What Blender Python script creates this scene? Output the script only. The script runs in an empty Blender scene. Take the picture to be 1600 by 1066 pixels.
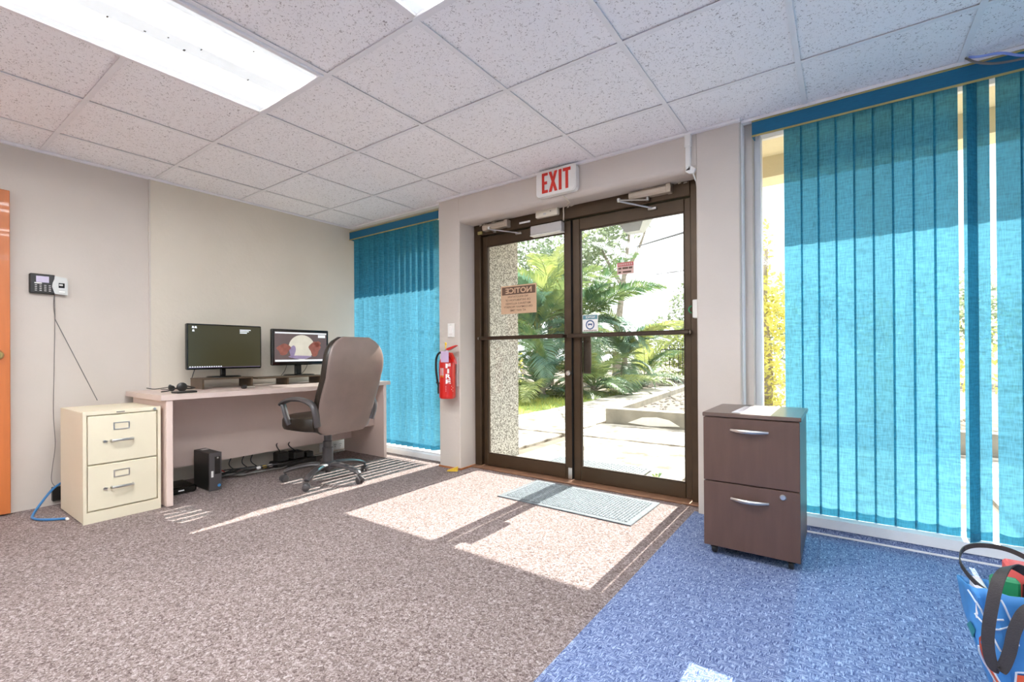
import bpy, math, random
from mathutils import Vector, Matrix

random.seed(7)
PI = math.pi
SC = bpy.context.scene
COL = SC.collection

# ------------------------------------------------------------------ camera
CAM = Vector((4.2356, -2.9423, 0.9717))
YAW, PITCH, ROLL = 0.6193, 0.0024, -0.0062
cam_data = bpy.data.cameras.new('camera')
cam_data.sensor_fit = 'HORIZONTAL'
cam_data.sensor_width = 36.0
cam_data.lens = 36.0 * 730.0 / 1600.0
cam_data.shift_y = 18.67 / 1600.0
cam_data.clip_start = 0.02
cam_data.clip_end = 300
cam = bpy.data.objects.new('camera', cam_data)
COL.objects.link(cam)
_r = Vector((math.cos(YAW), math.sin(YAW), 0))
_f = Vector((-math.sin(YAW) * math.cos(PITCH), math.cos(YAW) * math.cos(PITCH), math.sin(PITCH)))
_u = _r.cross(_f)
_r2 = _r * math.cos(ROLL) + _u * math.sin(ROLL)
_u2 = _u * math.cos(ROLL) - _r * math.sin(ROLL)
_m = Matrix((_r2, _u2, -_f)).transposed().to_4x4()
_m.translation = CAM
cam.matrix_world = _m
SC.camera = cam

# ------------------------------------------------------------------ view, sky, sun
SC.view_settings.view_transform = 'Standard'
SC.view_settings.look = 'None'
SC.view_settings.exposure = 0.7
SC.view_settings.gamma = 1.0
SC.view_settings.use_curve_mapping = False

SUN_T = 0.79                                   # rise over run of the sun's rays, which come straight at the door wall
SUN_STRENGTH = 11.0
SKY_STRENGTH = 1.7
LAMP_STRENGTH = 12.0                           # radiance of the unseen panels added to brighten the room
VIEW_LAMP = 25.0                                # the two panels in view, set stronger to brighten the room

world = bpy.data.worlds.new('world')
SC.world = world
world.use_nodes = True
_bg = world.node_tree.nodes['Background']
_bg.inputs[0].default_value = (0.93, 0.97, 1.0, 1)
_bg.inputs[1].default_value = SKY_STRENGTH

sun_d = bpy.data.lights.new('sun', 'SUN')
sun_d.energy = SUN_STRENGTH
sun_d.angle = math.radians(0.3)
sun_d.color = (1.0, 0.965, 0.90)
sun = bpy.data.objects.new('sun', sun_d)
COL.objects.link(sun)
sun.rotation_euler = Vector((0, -1, -SUN_T)).to_track_quat('-Z', 'Y').to_euler()
sun.location = (2, 20, 16)

# ------------------------------------------------------------------ materials
MATS = {}


def srgb(r, g, b):
    def f(c):
        c /= 255.0
        return c / 12.92 if c <= 0.04045 else ((c + 0.055) / 1.055) ** 2.4
    return (f(r), f(g), f(b), 1.0)


def mat(name, col, rough=0.6, metal=0.0, var=0.08, scale=12.0, bump=0.0, bump_scale=None, spec=0.5,
        emit=None, emit_s=0.0, stretch=(1, 1, 1), coat=0.0, rand=0.0):
    """Principled material whose colour drifts with a noise texture."""
    m = bpy.data.materials.new(name)
    m.use_nodes = True
    nt = m.node_tree
    N, L = nt.nodes, nt.links
    b = N['Principled BSDF']
    b.inputs['Roughness'].default_value = rough
    b.inputs['Metallic'].default_value = metal
    b.inputs['Specular IOR Level'].default_value = spec
    b.inputs['Coat Weight'].default_value = coat
    tc = N.new('ShaderNodeTexCoord')
    mp = N.new('ShaderNodeMapping')
    mp.inputs['Scale'].default_value = stretch
    L.new(tc.outputs['Object'], mp.inputs['Vector'])
    nz = N.new('ShaderNodeTexNoise')
    nz.inputs['Scale'].default_value = scale
    nz.inputs['Detail'].default_value = 4
    L.new(mp.outputs['Vector'], nz.inputs['Vector'])
    mr = N.new('ShaderNodeMapRange')
    mr.inputs['From Min'].default_value = 0.3
    mr.inputs['From Max'].default_value = 0.7
    mr.inputs['To Min'].default_value = 1 - var
    mr.inputs['To Max'].default_value = 1 + var
    L.new(nz.outputs['Fac'], mr.inputs['Value'])
    mx = N.new('ShaderNodeVectorMath')
    mx.operation = 'SCALE'
    mx.inputs[0].default_value = col[:3]
    L.new(mr.outputs['Result'], mx.inputs['Scale'])
    L.new(mx.outputs['Vector'], b.inputs['Base Color'])
    if rand:
        oi = N.new('ShaderNodeObjectInfo')
        r2 = N.new('ShaderNodeMapRange')
        r2.inputs['To Min'].default_value = 1 - rand
        r2.inputs['To Max'].default_value = 1 + rand
        L.new(oi.outputs['Random'], r2.inputs['Value'])
        m2 = N.new('ShaderNodeVectorMath')
        m2.operation = 'SCALE'
        L.new(mx.outputs['Vector'], m2.inputs[0])
        L.new(r2.outputs['Result'], m2.inputs['Scale'])
        L.new(m2.outputs['Vector'], b.inputs['Base Color'])
    if bump:
        n2 = N.new('ShaderNodeTexNoise')
        n2.inputs['Scale'].default_value = bump_scale or scale * 6
        n2.inputs['Detail'].default_value = 3
        L.new(mp.outputs['Vector'], n2.inputs['Vector'])
        bp = N.new('ShaderNodeBump')
        bp.inputs['Strength'].default_value = bump
        bp.inputs['Distance'].default_value = 0.01
        L.new(n2.outputs['Fac'], bp.inputs['Height'])
        L.new(bp.outputs['Normal'], b.inputs['Normal'])
    if emit:
        b.inputs['Emission Color'].default_value = emit
        b.inputs['Emission Strength'].default_value = emit_s
    MATS[name] = m
    return m


def nodes_of(name):
    m = bpy.data.materials.new(name)
    m.use_nodes = True
    MATS[name] = m
    nt = m.node_tree
    return m, nt.nodes, nt.links, nt.nodes['Principled BSDF']


def carpet_mat(name, c_lo, c_mid, c_hi, scale, aniso=None, rand=0.0):
    m, N, L, b = nodes_of(name)
    b.inputs['Roughness'].default_value = 0.95
    b.inputs['Specular IOR Level'].default_value = 0.1
    tc = N.new('ShaderNodeTexCoord')
    src = tc.outputs['Object']
    nz = N.new('ShaderNodeTexNoise')
    nz.inputs['Scale'].default_value = scale
    nz.inputs['Detail'].default_value = 3.0
    nz.inputs['Roughness'].default_value = 0.65
    nz.inputs['Distortion'].default_value = 1.2
    if aniso:
        mp = N.new('ShaderNodeMapping')
        mp.inputs['Scale'].default_value = aniso
        L.new(src, mp.inputs['Vector'])
        L.new(mp.outputs['Vector'], nz.inputs['Vector'])
    else:
        L.new(src, nz.inputs['Vector'])
    fac = nz.outputs['Fac']
    if aniso:                                   # basket weave: blocks of strokes along x and along y
        nzb = N.new('ShaderNodeTexNoise')
        nzb.inputs['Scale'].default_value = scale
        nzb.inputs['Detail'].default_value = 3.0
        mpb = N.new('ShaderNodeMapping')
        mpb.inputs['Scale'].default_value = (aniso[1], aniso[0], 1)
        L.new(src, mpb.inputs['Vector'])
        L.new(mpb.outputs['Vector'], nzb.inputs['Vector'])
        ck = N.new('ShaderNodeTexChecker')
        ck.inputs['Scale'].default_value = 34.0
        L.new(src, ck.inputs['Vector'])
        mixf = N.new('ShaderNodeMix')
        mixf.data_type = 'FLOAT'
        L.new(ck.outputs['Fac'], mixf.inputs[0])
        L.new(nz.outputs['Fac'], mixf.inputs[2])
        L.new(nzb.outputs['Fac'], mixf.inputs[3])
        fac = mixf.outputs[0]
    cr = N.new('ShaderNodeValToRGB')
    e = cr.color_ramp.elements
    e[0].position, e[0].color = 0.34, c_lo
    e[1].position, e[1].color = 0.66, c_hi
    k = e.new(0.5)
    k.color = c_mid
    L.new(fac, cr.inputs['Fac'])
    big = N.new('ShaderNodeTexNoise')
    big.inputs['Scale'].default_value = 1.6
    L.new(src, big.inputs['Vector'])
    mr = N.new('ShaderNodeMapRange')
    mr.inputs['To Min'].default_value = 0.86
    mr.inputs['To Max'].default_value = 1.14
    L.new(big.outputs['Fac'], mr.inputs['Value'])
    sc = N.new('ShaderNodeVectorMath')
    sc.operation = 'SCALE'
    L.new(cr.outputs['Color'], sc.inputs[0])
    L.new(mr.outputs['Result'], sc.inputs['Scale'])
    L.new(sc.outputs['Vector'], b.inputs['Base Color'])
    if rand:
        oi = N.new('ShaderNodeObjectInfo')
        r2 = N.new('ShaderNodeMapRange')
        r2.inputs['To Min'].default_value = 1 - rand
        r2.inputs['To Max'].default_value = 1 + rand
        L.new(oi.outputs['Random'], r2.inputs['Value'])
        s2 = N.new('ShaderNodeVectorMath')
        s2.operation = 'SCALE'
        L.new(sc.outputs['Vector'], s2.inputs[0])
        L.new(r2.outputs['Result'], s2.inputs['Scale'])
        L.new(s2.outputs['Vector'], b.inputs['Base Color'])
    bp = N.new('ShaderNodeBump')
    bp.inputs['Strength'].default_value = 0.5
    bp.inputs['Distance'].default_value = 0.006
    L.new(fac, bp.inputs['Height'])
    L.new(bp.outputs['Normal'], b.inputs['Normal'])
    return m


def tile_mat(name):
    m, N, L, b = nodes_of(name)
    b.inputs['Roughness'].default_value = 0.9
    b.inputs['Specular IOR Level'].default_value = 0.15
    tc = N.new('ShaderNodeTexCoord')
    oi = N.new('ShaderNodeObjectInfo')
    off = N.new('ShaderNodeVectorMath')
    off.operation = 'SCALE'
    off.inputs[0].default_value = (37.0, 53.0, 11.0)
    L.new(oi.outputs['Random'], off.inputs['Scale'])
    ad = N.new('ShaderNodeVectorMath')
    L.new(tc.outputs['Object'], ad.inputs[0])
    L.new(off.outputs['Vector'], ad.inputs[1])
    nz = N.new('ShaderNodeTexNoise')
    nz.inputs['Scale'].default_value = 85.0
    nz.inputs['Detail'].default_value = 2.0
    nz.inputs['Distortion'].default_value = 1.6
    L.new(ad.outputs['Vector'], nz.inputs['Vector'])
    cr = N.new('ShaderNodeValToRGB')
    e = cr.color_ramp.elements
    e[0].position, e[0].color = 0.33, srgb(186, 177, 177)
    e[1].position, e[1].color = 0.40, srgb(252, 248, 249)
    L.new(nz.outputs['Fac'], cr.inputs['Fac'])
    L.new(cr.outputs['Color'], b.inputs['Base Color'])
    bp = N.new('ShaderNodeBump')
    bp.inputs['Strength'].default_value = 0.4
    bp.inputs['Distance'].default_value = 0.004
    L.new(cr.outputs['Color'], bp.inputs['Height'])
    L.new(bp.outputs['Normal'], b.inputs['Normal'])
    return m


def glass_mat(name, tint=(0.97, 0.985, 0.98, 1), gloss=0.06):
    m, N, L, b = nodes_of(name)
    N.remove(b)
    out = N['Material Output']
    tr = N.new('ShaderNodeBsdfTransparent')
    tr.inputs[0].default_value = tint
    gl = N.new('ShaderNodeBsdfGlossy')
    gl.inputs['Roughness'].default_value = 0.02
    fr = N.new('ShaderNodeFresnel')
    fr.inputs['IOR'].default_value = 1.3
    nz = N.new('ShaderNodeTexNoise')
    nz.inputs['Scale'].default_value = 2.0
    ml = N.new('ShaderNodeMath')
    ml.operation = 'MULTIPLY'
    mr = N.new('ShaderNodeMapRange')
    mr.inputs['To Min'].default_value = 0.6
    mr.inputs['To Max'].default_value = 1.0
    L.new(nz.outputs['Fac'], mr.inputs['Value'])
    L.new(fr.outputs[0], ml.inputs[0])
    L.new(mr.outputs['Result'], ml.inputs[1])
    mx = N.new('ShaderNodeMixShader')
    L.new(ml.outputs[0], mx.inputs[0])
    L.new(tr.outputs[0], mx.inputs[1])
    L.new(gl.outputs[0], mx.inputs[2])
    L.new(mx.outputs[0], out.inputs[0])
    return m


def fabric_blind_mat(name, col, trans_col, see=0.12):
    """Open-weave blind fabric: diffuse front, light glows through, a little can be seen through the weave."""
    m, N, L, b = nodes_of(name)
    out = N['Material Output']
    b.inputs['Roughness'].default_value = 0.85
    b.inputs['Specular IOR Level'].default_value = 0.15
    tc = N.new('ShaderNodeTexCoord')
    mp = N.new('ShaderNodeMapping')
    mp.inputs['Scale'].default_value = (260, 260, 26)
    oi = N.new('ShaderNodeObjectInfo')
    ro = N.new('ShaderNodeVectorMath')
    ro.operation = 'SCALE'
    ro.inputs[0].default_value = (13.0, 7.0, 29.0)
    L.new(oi.outputs['Random'], ro.inputs['Scale'])
    ao = N.new('ShaderNodeVectorMath')
    L.new(tc.outputs['Object'], ao.inputs[0])
    L.new(ro.outputs['Vector'], ao.inputs[1])
    L.new(ao.outputs['Vector'], mp.inputs['Vector'])
    nz = N.new('ShaderNodeTexNoise')
    nz.inputs['Scale'].default_value = 1.0
    nz.inputs['Detail'].default_value = 2.0
    L.new(mp.outputs['Vector'], nz.inputs['Vector'])
    mp2 = N.new('ShaderNodeMapping')
    mp2.inputs['Scale'].default_value = (22, 22, 110)
    L.new(ao.outputs['Vector'], mp2.inputs['Vector'])
    nz2 = N.new('ShaderNodeTexNoise')
    nz2.inputs['Scale'].default_value = 1.0
    nz2.inputs['Detail'].default_value = 3.0
    L.new(mp2.outputs['Vector'], nz2.inputs['Vector'])
    av = N.new('ShaderNodeMath')
    av.operation = 'ADD'
    L.new(nz.outputs['Fac'], av.inputs[0])
    L.new(nz2.outputs['Fac'], av.inputs[1])
    mr = N.new('ShaderNodeMapRange')
    mr.inputs['From Min'].default_value = 0.7
    mr.inputs['From Max'].default_value = 1.3
    mr.inputs['To Min'].default_value = 0.72
    mr.inputs['To Max'].default_value = 1.24
    L.new(av.outputs[0], mr.inputs['Value'])
    rv = N.new('ShaderNodeMapRange')
    rv.inputs['To Min'].default_value = 0.86
    rv.inputs['To Max'].default_value = 1.14
    L.new(oi.outputs['Random'], rv.inputs['Value'])
    pr = N.new('ShaderNodeMath')
    pr.operation = 'MULTIPLY'
    L.new(mr.outputs['Result'], pr.inputs[0])
    L.new(rv.outputs['Result'], pr.inputs[1])
    s1 = N.new('ShaderNodeVectorMath')
    s1.operation = 'SCALE'
    s1.inputs[0].default_value = col[:3]
    L.new(pr.outputs[0], s1.inputs['Scale'])
    L.new(s1.outputs['Vector'], b.inputs['Base Color'])
    s2 = N.new('ShaderNodeVectorMath')
    s2.operation = 'SCALE'
    s2.inputs[0].default_value = trans_col[:3]
    L.new(pr.outputs[0], s2.inputs['Scale'])
    tl = N.new('ShaderNodeBsdfTranslucent')
    L.new(s2.outputs['Vector'], tl.inputs['Color'])
    m1 = N.new('ShaderNodeMixShader')
    m1.inputs[0].default_value = 0.42
    L.new(b.outputs[0], m1.inputs[1])
    L.new(tl.outputs[0], m1.inputs[2])
    tr = N.new('ShaderNodeBsdfTransparent')
    tr.inputs[0].default_value = (0.30, 0.85, 1.0, 1)
    m2 = N.new('ShaderNodeMixShader')
    m2.inputs[0].default_value = see
    L.new(m1.outputs[0], m2.inputs[1])
    L.new(tr.outputs[0], m2.inputs[2])
    L.new(m2.outputs[0], out.inputs[0])
    return m


def leaf_mat(name, c1, c2, trans=0.35, rough=0.5):
    m, N, L, b = nodes_of(name)
    out = N['Material Output']
    b.inputs['Roughness'].default_value = rough
    oi = N.new('ShaderNodeObjectInfo')
    tc = N.new('ShaderNodeTexCoord')
    nz = N.new('ShaderNodeTexNoise')
    nz.inputs['Scale'].default_value = 3.5
    L.new(tc.outputs['Object'], nz.inputs['Vector'])
    ad = N.new('ShaderNodeMath')
    ad.operation = 'MULTIPLY_ADD'
    ad.inputs[1].default_value = 0.75
    L.new(oi.outputs['Random'], ad.inputs[0])
    sb = N.new('ShaderNodeMath')
    sb.operation = 'MULTIPLY_ADD'
    sb.inputs[1].default_value = 1.4
    sb.inputs[2].default_value = -0.55
    L.new(nz.outputs['Fac'], sb.inputs[0])
    L.new(sb.outputs[0], ad.inputs[2])
    mx = N.new('ShaderNodeMix')
    mx.data_type = 'RGBA'
    mx.inputs[6].default_value = c1
    mx.inputs[7].default_value = c2
    L.new(ad.outputs[0], mx.inputs[0])
    L.new(mx.outputs[2], b.inputs['Base Color'])
    tl = N.new('ShaderNodeBsdfTranslucent')
    L.new(mx.outputs[2], tl.inputs['Color'])
    ms = N.new('ShaderNodeMixShader')
    ms.inputs[0].default_value = trans
    L.new(b.outputs[0], ms.inputs[1])
    L.new(tl.outputs[0], ms.inputs[2])
    L.new(ms.outputs[0], out.inputs[0])
    return m


def speckle_mat(name, c_lo, c_hi, scale, rough=0.9, lo=0.42, hi=0.58, bump=0.4):
    m, N, L, b = nodes_of(name)
    b.inputs['Roughness'].default_value = rough
    b.inputs['Specular IOR Level'].default_value = 0.2
    tc = N.new('ShaderNodeTexCoord')
    nz = N.new('ShaderNodeTexNoise')
    nz.inputs['Scale'].default_value = scale
    nz.inputs['Detail'].default_value = 5
    L.new(tc.outputs['Object'], nz.inputs['Vector'])
    cr = N.new('ShaderNodeValToRGB')
    e = cr.color_ramp.elements
    e[0].position, e[0].color = lo, c_lo
    e[1].position, e[1].color = hi, c_hi
    L.new(nz.outputs['Fac'], cr.inputs['Fac'])
    L.new(cr.outputs['Color'], b.inputs['Base Color'])
    bp = N.new('ShaderNodeBump')
    bp.inputs['Strength'].default_value = bump
    bp.inputs['Distance'].default_value = 0.01
    L.new(nz.outputs['Fac'], bp.inputs['Height'])
    L.new(bp.outputs['Normal'], b.inputs['Normal'])
    return m


def lamp_mat(name, strength):
    """Ribbed acrylic lens with two tubes glowing behind it (rows along local x)."""
    m, N, L, b = nodes_of(name)
    b.inputs['Roughness'].default_value = 0.35
    b.inputs['Base Color'].default_value = (0.6, 0.62, 0.64, 1)
    tc = N.new('ShaderNodeTexCoord')
    sp = N.new('ShaderNodeSeparateXYZ')
    L.new(tc.outputs['Object'], sp.inputs[0])
    ab = N.new('ShaderNodeMath')
    ab.operation = 'ABSOLUTE'
    L.new(sp.outputs['X'], ab.inputs[0])
    df = N.new('ShaderNodeMath')
    df.operation = 'SUBTRACT'
    df.inputs[1].default_value = 0.135
    L.new(ab.outputs[0], df.inputs[0])
    a2 = N.new('ShaderNodeMath')
    a2.operation = 'ABSOLUTE'
    L.new(df.outputs[0], a2.inputs[0])
    mr = N.new('ShaderNodeMapRange')
    mr.interpolation_type = 'SMOOTHSTEP'
    mr.inputs['From Min'].default_value = 0.0
    mr.inputs['From Max'].default_value = 0.092
    mr.inputs['To Min'].default_value = 1.5
    mr.inputs['To Max'].default_value = 0.016
    L.new(a2.outputs[0], mr.inputs['Value'])
    nz = N.new('ShaderNodeTexNoise')
    nz.inputs['Scale'].default_value = 5.0
    L.new(tc.outputs['Object'], nz.inputs['Vector'])
    ck = N.new('ShaderNodeTexNoise')
    ck.inputs['Scale'].default_value = 220.0
    L.new(tc.outputs['Object'], ck.inputs['Vector'])
    m1 = N.new('ShaderNodeMapRange')
    m1.inputs['To Min'].default_value = 0.8
    m1.inputs['To Max'].default_value = 1.2
    L.new(ck.outputs['Fac'], m1.inputs['Value'])
    ml = N.new('ShaderNodeMath')
    ml.operation = 'MULTIPLY'
    L.new(mr.outputs['Result'], ml.inputs[0])
    L.new(m1.outputs['Result'], ml.inputs[1])
    m3 = N.new('ShaderNodeMath')
    m3.operation = 'MULTIPLY'
    m3.inputs[1].default_value = strength
    L.new(ml.outputs[0], m3.inputs[0])
    b.inputs['Emission Color'].default_value = (0.93, 0.975, 1.0, 1)
    L.new(m3.outputs[0], b.inputs['Emission Strength'])
    return m


mat('wall_paint', srgb(207, 196, 186), 0.75, var=0.03, scale=2.5, bump=0.12, bump_scale=40)
mat('wall_paint_warm', srgb(217, 206, 190), 0.75, var=0.03, scale=2.5, bump=0.2, bump_scale=30)
mat('white_paint', srgb(238, 236, 234), 0.5, var=0.04, scale=9)
mat('white_plastic', srgb(236, 233, 228), 0.4, var=0.02)
mat('cream_plastic', srgb(226, 216, 196), 0.45, var=0.03)
mat('grey_plastic', srgb(196, 190, 186), 0.4, var=0.03)
mat('orange_door', srgb(206, 116, 58), 0.45, var=0.12, scale=3, stretch=(6, 6, 0.4), coat=0.2)
mat('brass', srgb(196, 170, 110), 0.3, metal=1.0, var=0.05)
mat('nickel', srgb(205, 202, 198), 0.28, metal=1.0, var=0.04)
mat('silver_plastic', srgb(200, 198, 194), 0.35, metal=0.3, var=0.03)
mat('closer_metal', srgb(190, 176, 160), 0.42, metal=0.5, var=0.05)
mat('bronze', srgb(72, 55, 38), 0.38, metal=0.45, var=0.12, scale=5, stretch=(1, 1, 2))
mat('bronze_dark', srgb(60, 45, 32), 0.42, metal=0.4, var=0.1, scale=6)
mat('grid_white', srgb(240, 236, 237), 0.55, var=0.02)
mat('threshold', srgb(150, 110, 84), 0.5, metal=0.3, var=0.15, scale=20)
mat('beige_metal', srgb(228, 216, 190), 0.42, var=0.02, scale=4)
mat('beige_metal_side', srgb(212, 194, 164), 0.42, var=0.03, scale=4)
mat('desk_laminate', srgb(206, 184, 174), 0.38, var=0.03, scale=5)
mat('desk_laminate_panel', srgb(228, 204, 192), 0.5, var=0.03, scale=3)  # lighter than the desk top, making up for the shade under the desk
mat('dark_wood', srgb(84, 66, 48), 0.45, var=0.12, scale=6, stretch=(1, 8, 8))
mat('brown_laminate', srgb(92, 68, 58), 0.36, var=0.1, scale=4, stretch=(8, 8, 1))
mat('brown_top', srgb(104, 84, 74), 0.28, var=0.08, scale=4, stretch=(1, 6, 1))
mat('black_plastic', srgb(34, 31, 28), 0.4, var=0.1)
mat('black_gloss', srgb(22, 21, 19), 0.12, var=0.05)
mat('black_rubber', srgb(30, 29, 28), 0.7, var=0.1)
mat('black_leather', srgb(42, 34, 27), 0.35, var=0.15, scale=20, bump=0.15, bump_scale=90)
mat('shell_vinyl', srgb(128, 110, 102), 0.30, var=0.06, scale=10, bump=0.1, bump_scale=120)
mat('chair_plastic', srgb(74, 69, 69), 0.34, var=0.06)
mat('lever_grey', srgb(150, 150, 150), 0.4, var=0.05)
mat('ext_red', srgb(206, 34, 26), 0.28, var=0.05, coat=0.3)
mat('red_letter', srgb(214, 48, 34), 0.5, var=0.03)
mat('white_letter', srgb(245, 240, 236), 0.6, var=0.02)
mat('label_red', srgb(200, 44, 40), 0.5, var=0.04)
mat('tag_lilac', srgb(196, 168, 196), 0.7, var=0.06)
mat('yellow', srgb(232, 190, 60), 0.5, var=0.08)
mat('tan_sign', srgb(208, 172, 140), 0.7, var=0.04)
mat('brown_print', srgb(104, 78, 62), 0.7, var=0.05)
mat('pink_sign', srgb(222, 186, 176), 0.7, var=0.04)
mat('red_print', srgb(196, 96, 98), 0.7, var=0.1)
mat('teal_print', srgb(98, 142, 150), 0.6, var=0.05)
mat('blue_print', srgb(66, 92, 134), 0.6, var=0.05)
mat('paper', srgb(240, 232, 232), 0.8, var=0.04, scale=30)
mat('paper_print', srgb(176, 150, 152), 0.8, var=0.15, scale=60)
mat('cord_dark', srgb(46, 42, 40), 0.5, var=0.1)
mat('cord_grey', srgb(110, 104, 100), 0.5, var=0.1)
mat('cord_blue', srgb(60, 122, 176), 0.45, var=0.08)
mat('cord_lilac', srgb(136, 160, 226), 0.45, var=0.05)
mat('valance_teal', srgb(4, 98, 134), 0.6, var=0.08, scale=30, stretch=(1, 8, 8))
mat('gold_trim', srgb(176, 160, 100), 0.45, metal=0.3, var=0.08)
mat('teal_hem', srgb(22, 110, 140), 0.7, var=0.05)
mat('screen_off', srgb(40, 38, 26), 0.22, var=0.3, scale=1.2, emit=srgb(66, 62, 42), emit_s=0.5)
mat('screen_dark', srgb(66, 58, 60), 0.25, var=0.3, scale=6, emit=srgb(92, 78, 76), emit_s=0.6)
mat('screen_light', srgb(180, 184, 190), 0.3, var=0.1, scale=30, emit=srgb(196, 200, 204), emit_s=0.7)
mat('screen_pale', srgb(150, 146, 134), 0.3, var=0.2, scale=9, emit=srgb(196, 190, 176), emit_s=0.55)
mat('screen_red', srgb(110, 66, 58), 0.3, var=0.45, scale=26, emit=srgb(126, 76, 66), emit_s=0.5)
mat('screen_violet', srgb(110, 100, 128), 0.3, var=0.3, scale=20, emit=srgb(120, 106, 130), emit_s=0.6)
mat('lcd', srgb(176, 166, 186), 0.3, var=0.08, scale=40, emit=srgb(176, 166, 190), emit_s=0.25)
mat('mat_rubber', srgb(104, 110, 114), 0.8, var=0.15, scale=40, bump=0.3, bump_scale=200)
mat('mat_loop', srgb(150, 158, 162), 0.95, var=0.25, scale=60, bump=0.5, bump_scale=300)
mat('curb_concrete', srgb(146, 140, 128), 0.9, var=0.22, scale=4.0, bump=0.3, bump_scale=50)
mat('plaster_patch', srgb(236, 232, 224), 0.9, var=0.06, scale=20)
mat('soil', srgb(118, 106, 92), 0.95, var=0.3, scale=4)
mat('stucco_cream', srgb(226, 212, 176), 0.9, var=0.05, scale=5, bump=0.3, bump_scale=60)
mat('stone', srgb(168, 160, 152), 0.9, var=0.2, scale=10, rand=0.1)
mat('iron', srgb(48, 50, 56), 0.5, metal=0.5, var=0.1)
mat('wire', srgb(96, 92, 96), 0.6, var=0.05)
mat('bark', srgb(150, 140, 128), 0.9, var=0.3, scale=12, bump=0.4, bump_scale=30)
mat('lantern_glass', srgb(200, 206, 210), 0.2, var=0.05)
mat('lantern_metal', srgb(170, 172, 174), 0.35, metal=0.6, var=0.05)
mat('bag_blue', srgb(70, 140, 205), 0.5, var=0.25, scale=7)
mat('bag_orange', srgb(232, 98, 58), 0.5, var=0.18, scale=10)
mat('bag_violet', srgb(96, 96, 190), 0.5, var=0.15, scale=10)
mat('bag_white', srgb(226, 232, 240), 0.5, var=0.05)
mat('bag_teal', srgb(40, 130, 140), 0.5, var=0.15)
mat('bag_green', srgb(40, 140, 90), 0.5, var=0.1)
mat('bag_red', srgb(226, 96, 92), 0.6, var=0.1)
mat('webbing', srgb(58, 52, 52), 0.55, var=0.1, scale=40, bump=0.2, bump_scale=300)
mat('grass_ground', srgb(120, 140, 60), 0.95, var=0.3, scale=6)
mat('rust', srgb(168, 104, 60), 0.8, var=0.2)
carpet_mat('carpet_brown', srgb(88, 74, 70), srgb(132, 117, 113), srgb(178, 165, 162), 95.0)
carpet_mat('carpet_blue', srgb(70, 84, 122), srgb(110, 125, 166), srgb(172, 186, 214), 60.0, aniso=(1.0, 5.0, 1.0), rand=0.05)
tile_mat('ceiling_tile')
glass_mat('glass')
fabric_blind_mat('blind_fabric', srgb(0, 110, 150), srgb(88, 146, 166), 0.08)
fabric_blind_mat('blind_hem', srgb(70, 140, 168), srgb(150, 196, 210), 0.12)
leaf_mat('palm_green', srgb(80, 112, 76), srgb(176, 182, 108), .34)
leaf_mat('palm_blue', srgb(92, 128, 118), srgb(140, 166, 118), .34)
leaf_mat('tree_grey', srgb(112, 128, 100), srgb(164, 174, 142), .4)
leaf_mat('shrub_yellow', srgb(140, 156, 90), srgb(226, 216, 120))
leaf_mat('grass_blade', srgb(112, 134, 66), srgb(196, 192, 96))
speckle_mat('concrete', srgb(112, 103, 92), srgb(198, 191, 180), 5.0, lo=.34, hi=.56)
speckle_mat('pebble_stucco', srgb(112, 108, 102), srgb(206, 203, 196), 95.0)
lamp_mat('lamp_lens', LAMP_STRENGTH)
lamp_mat('lamp_lens_view', VIEW_LAMP)


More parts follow.
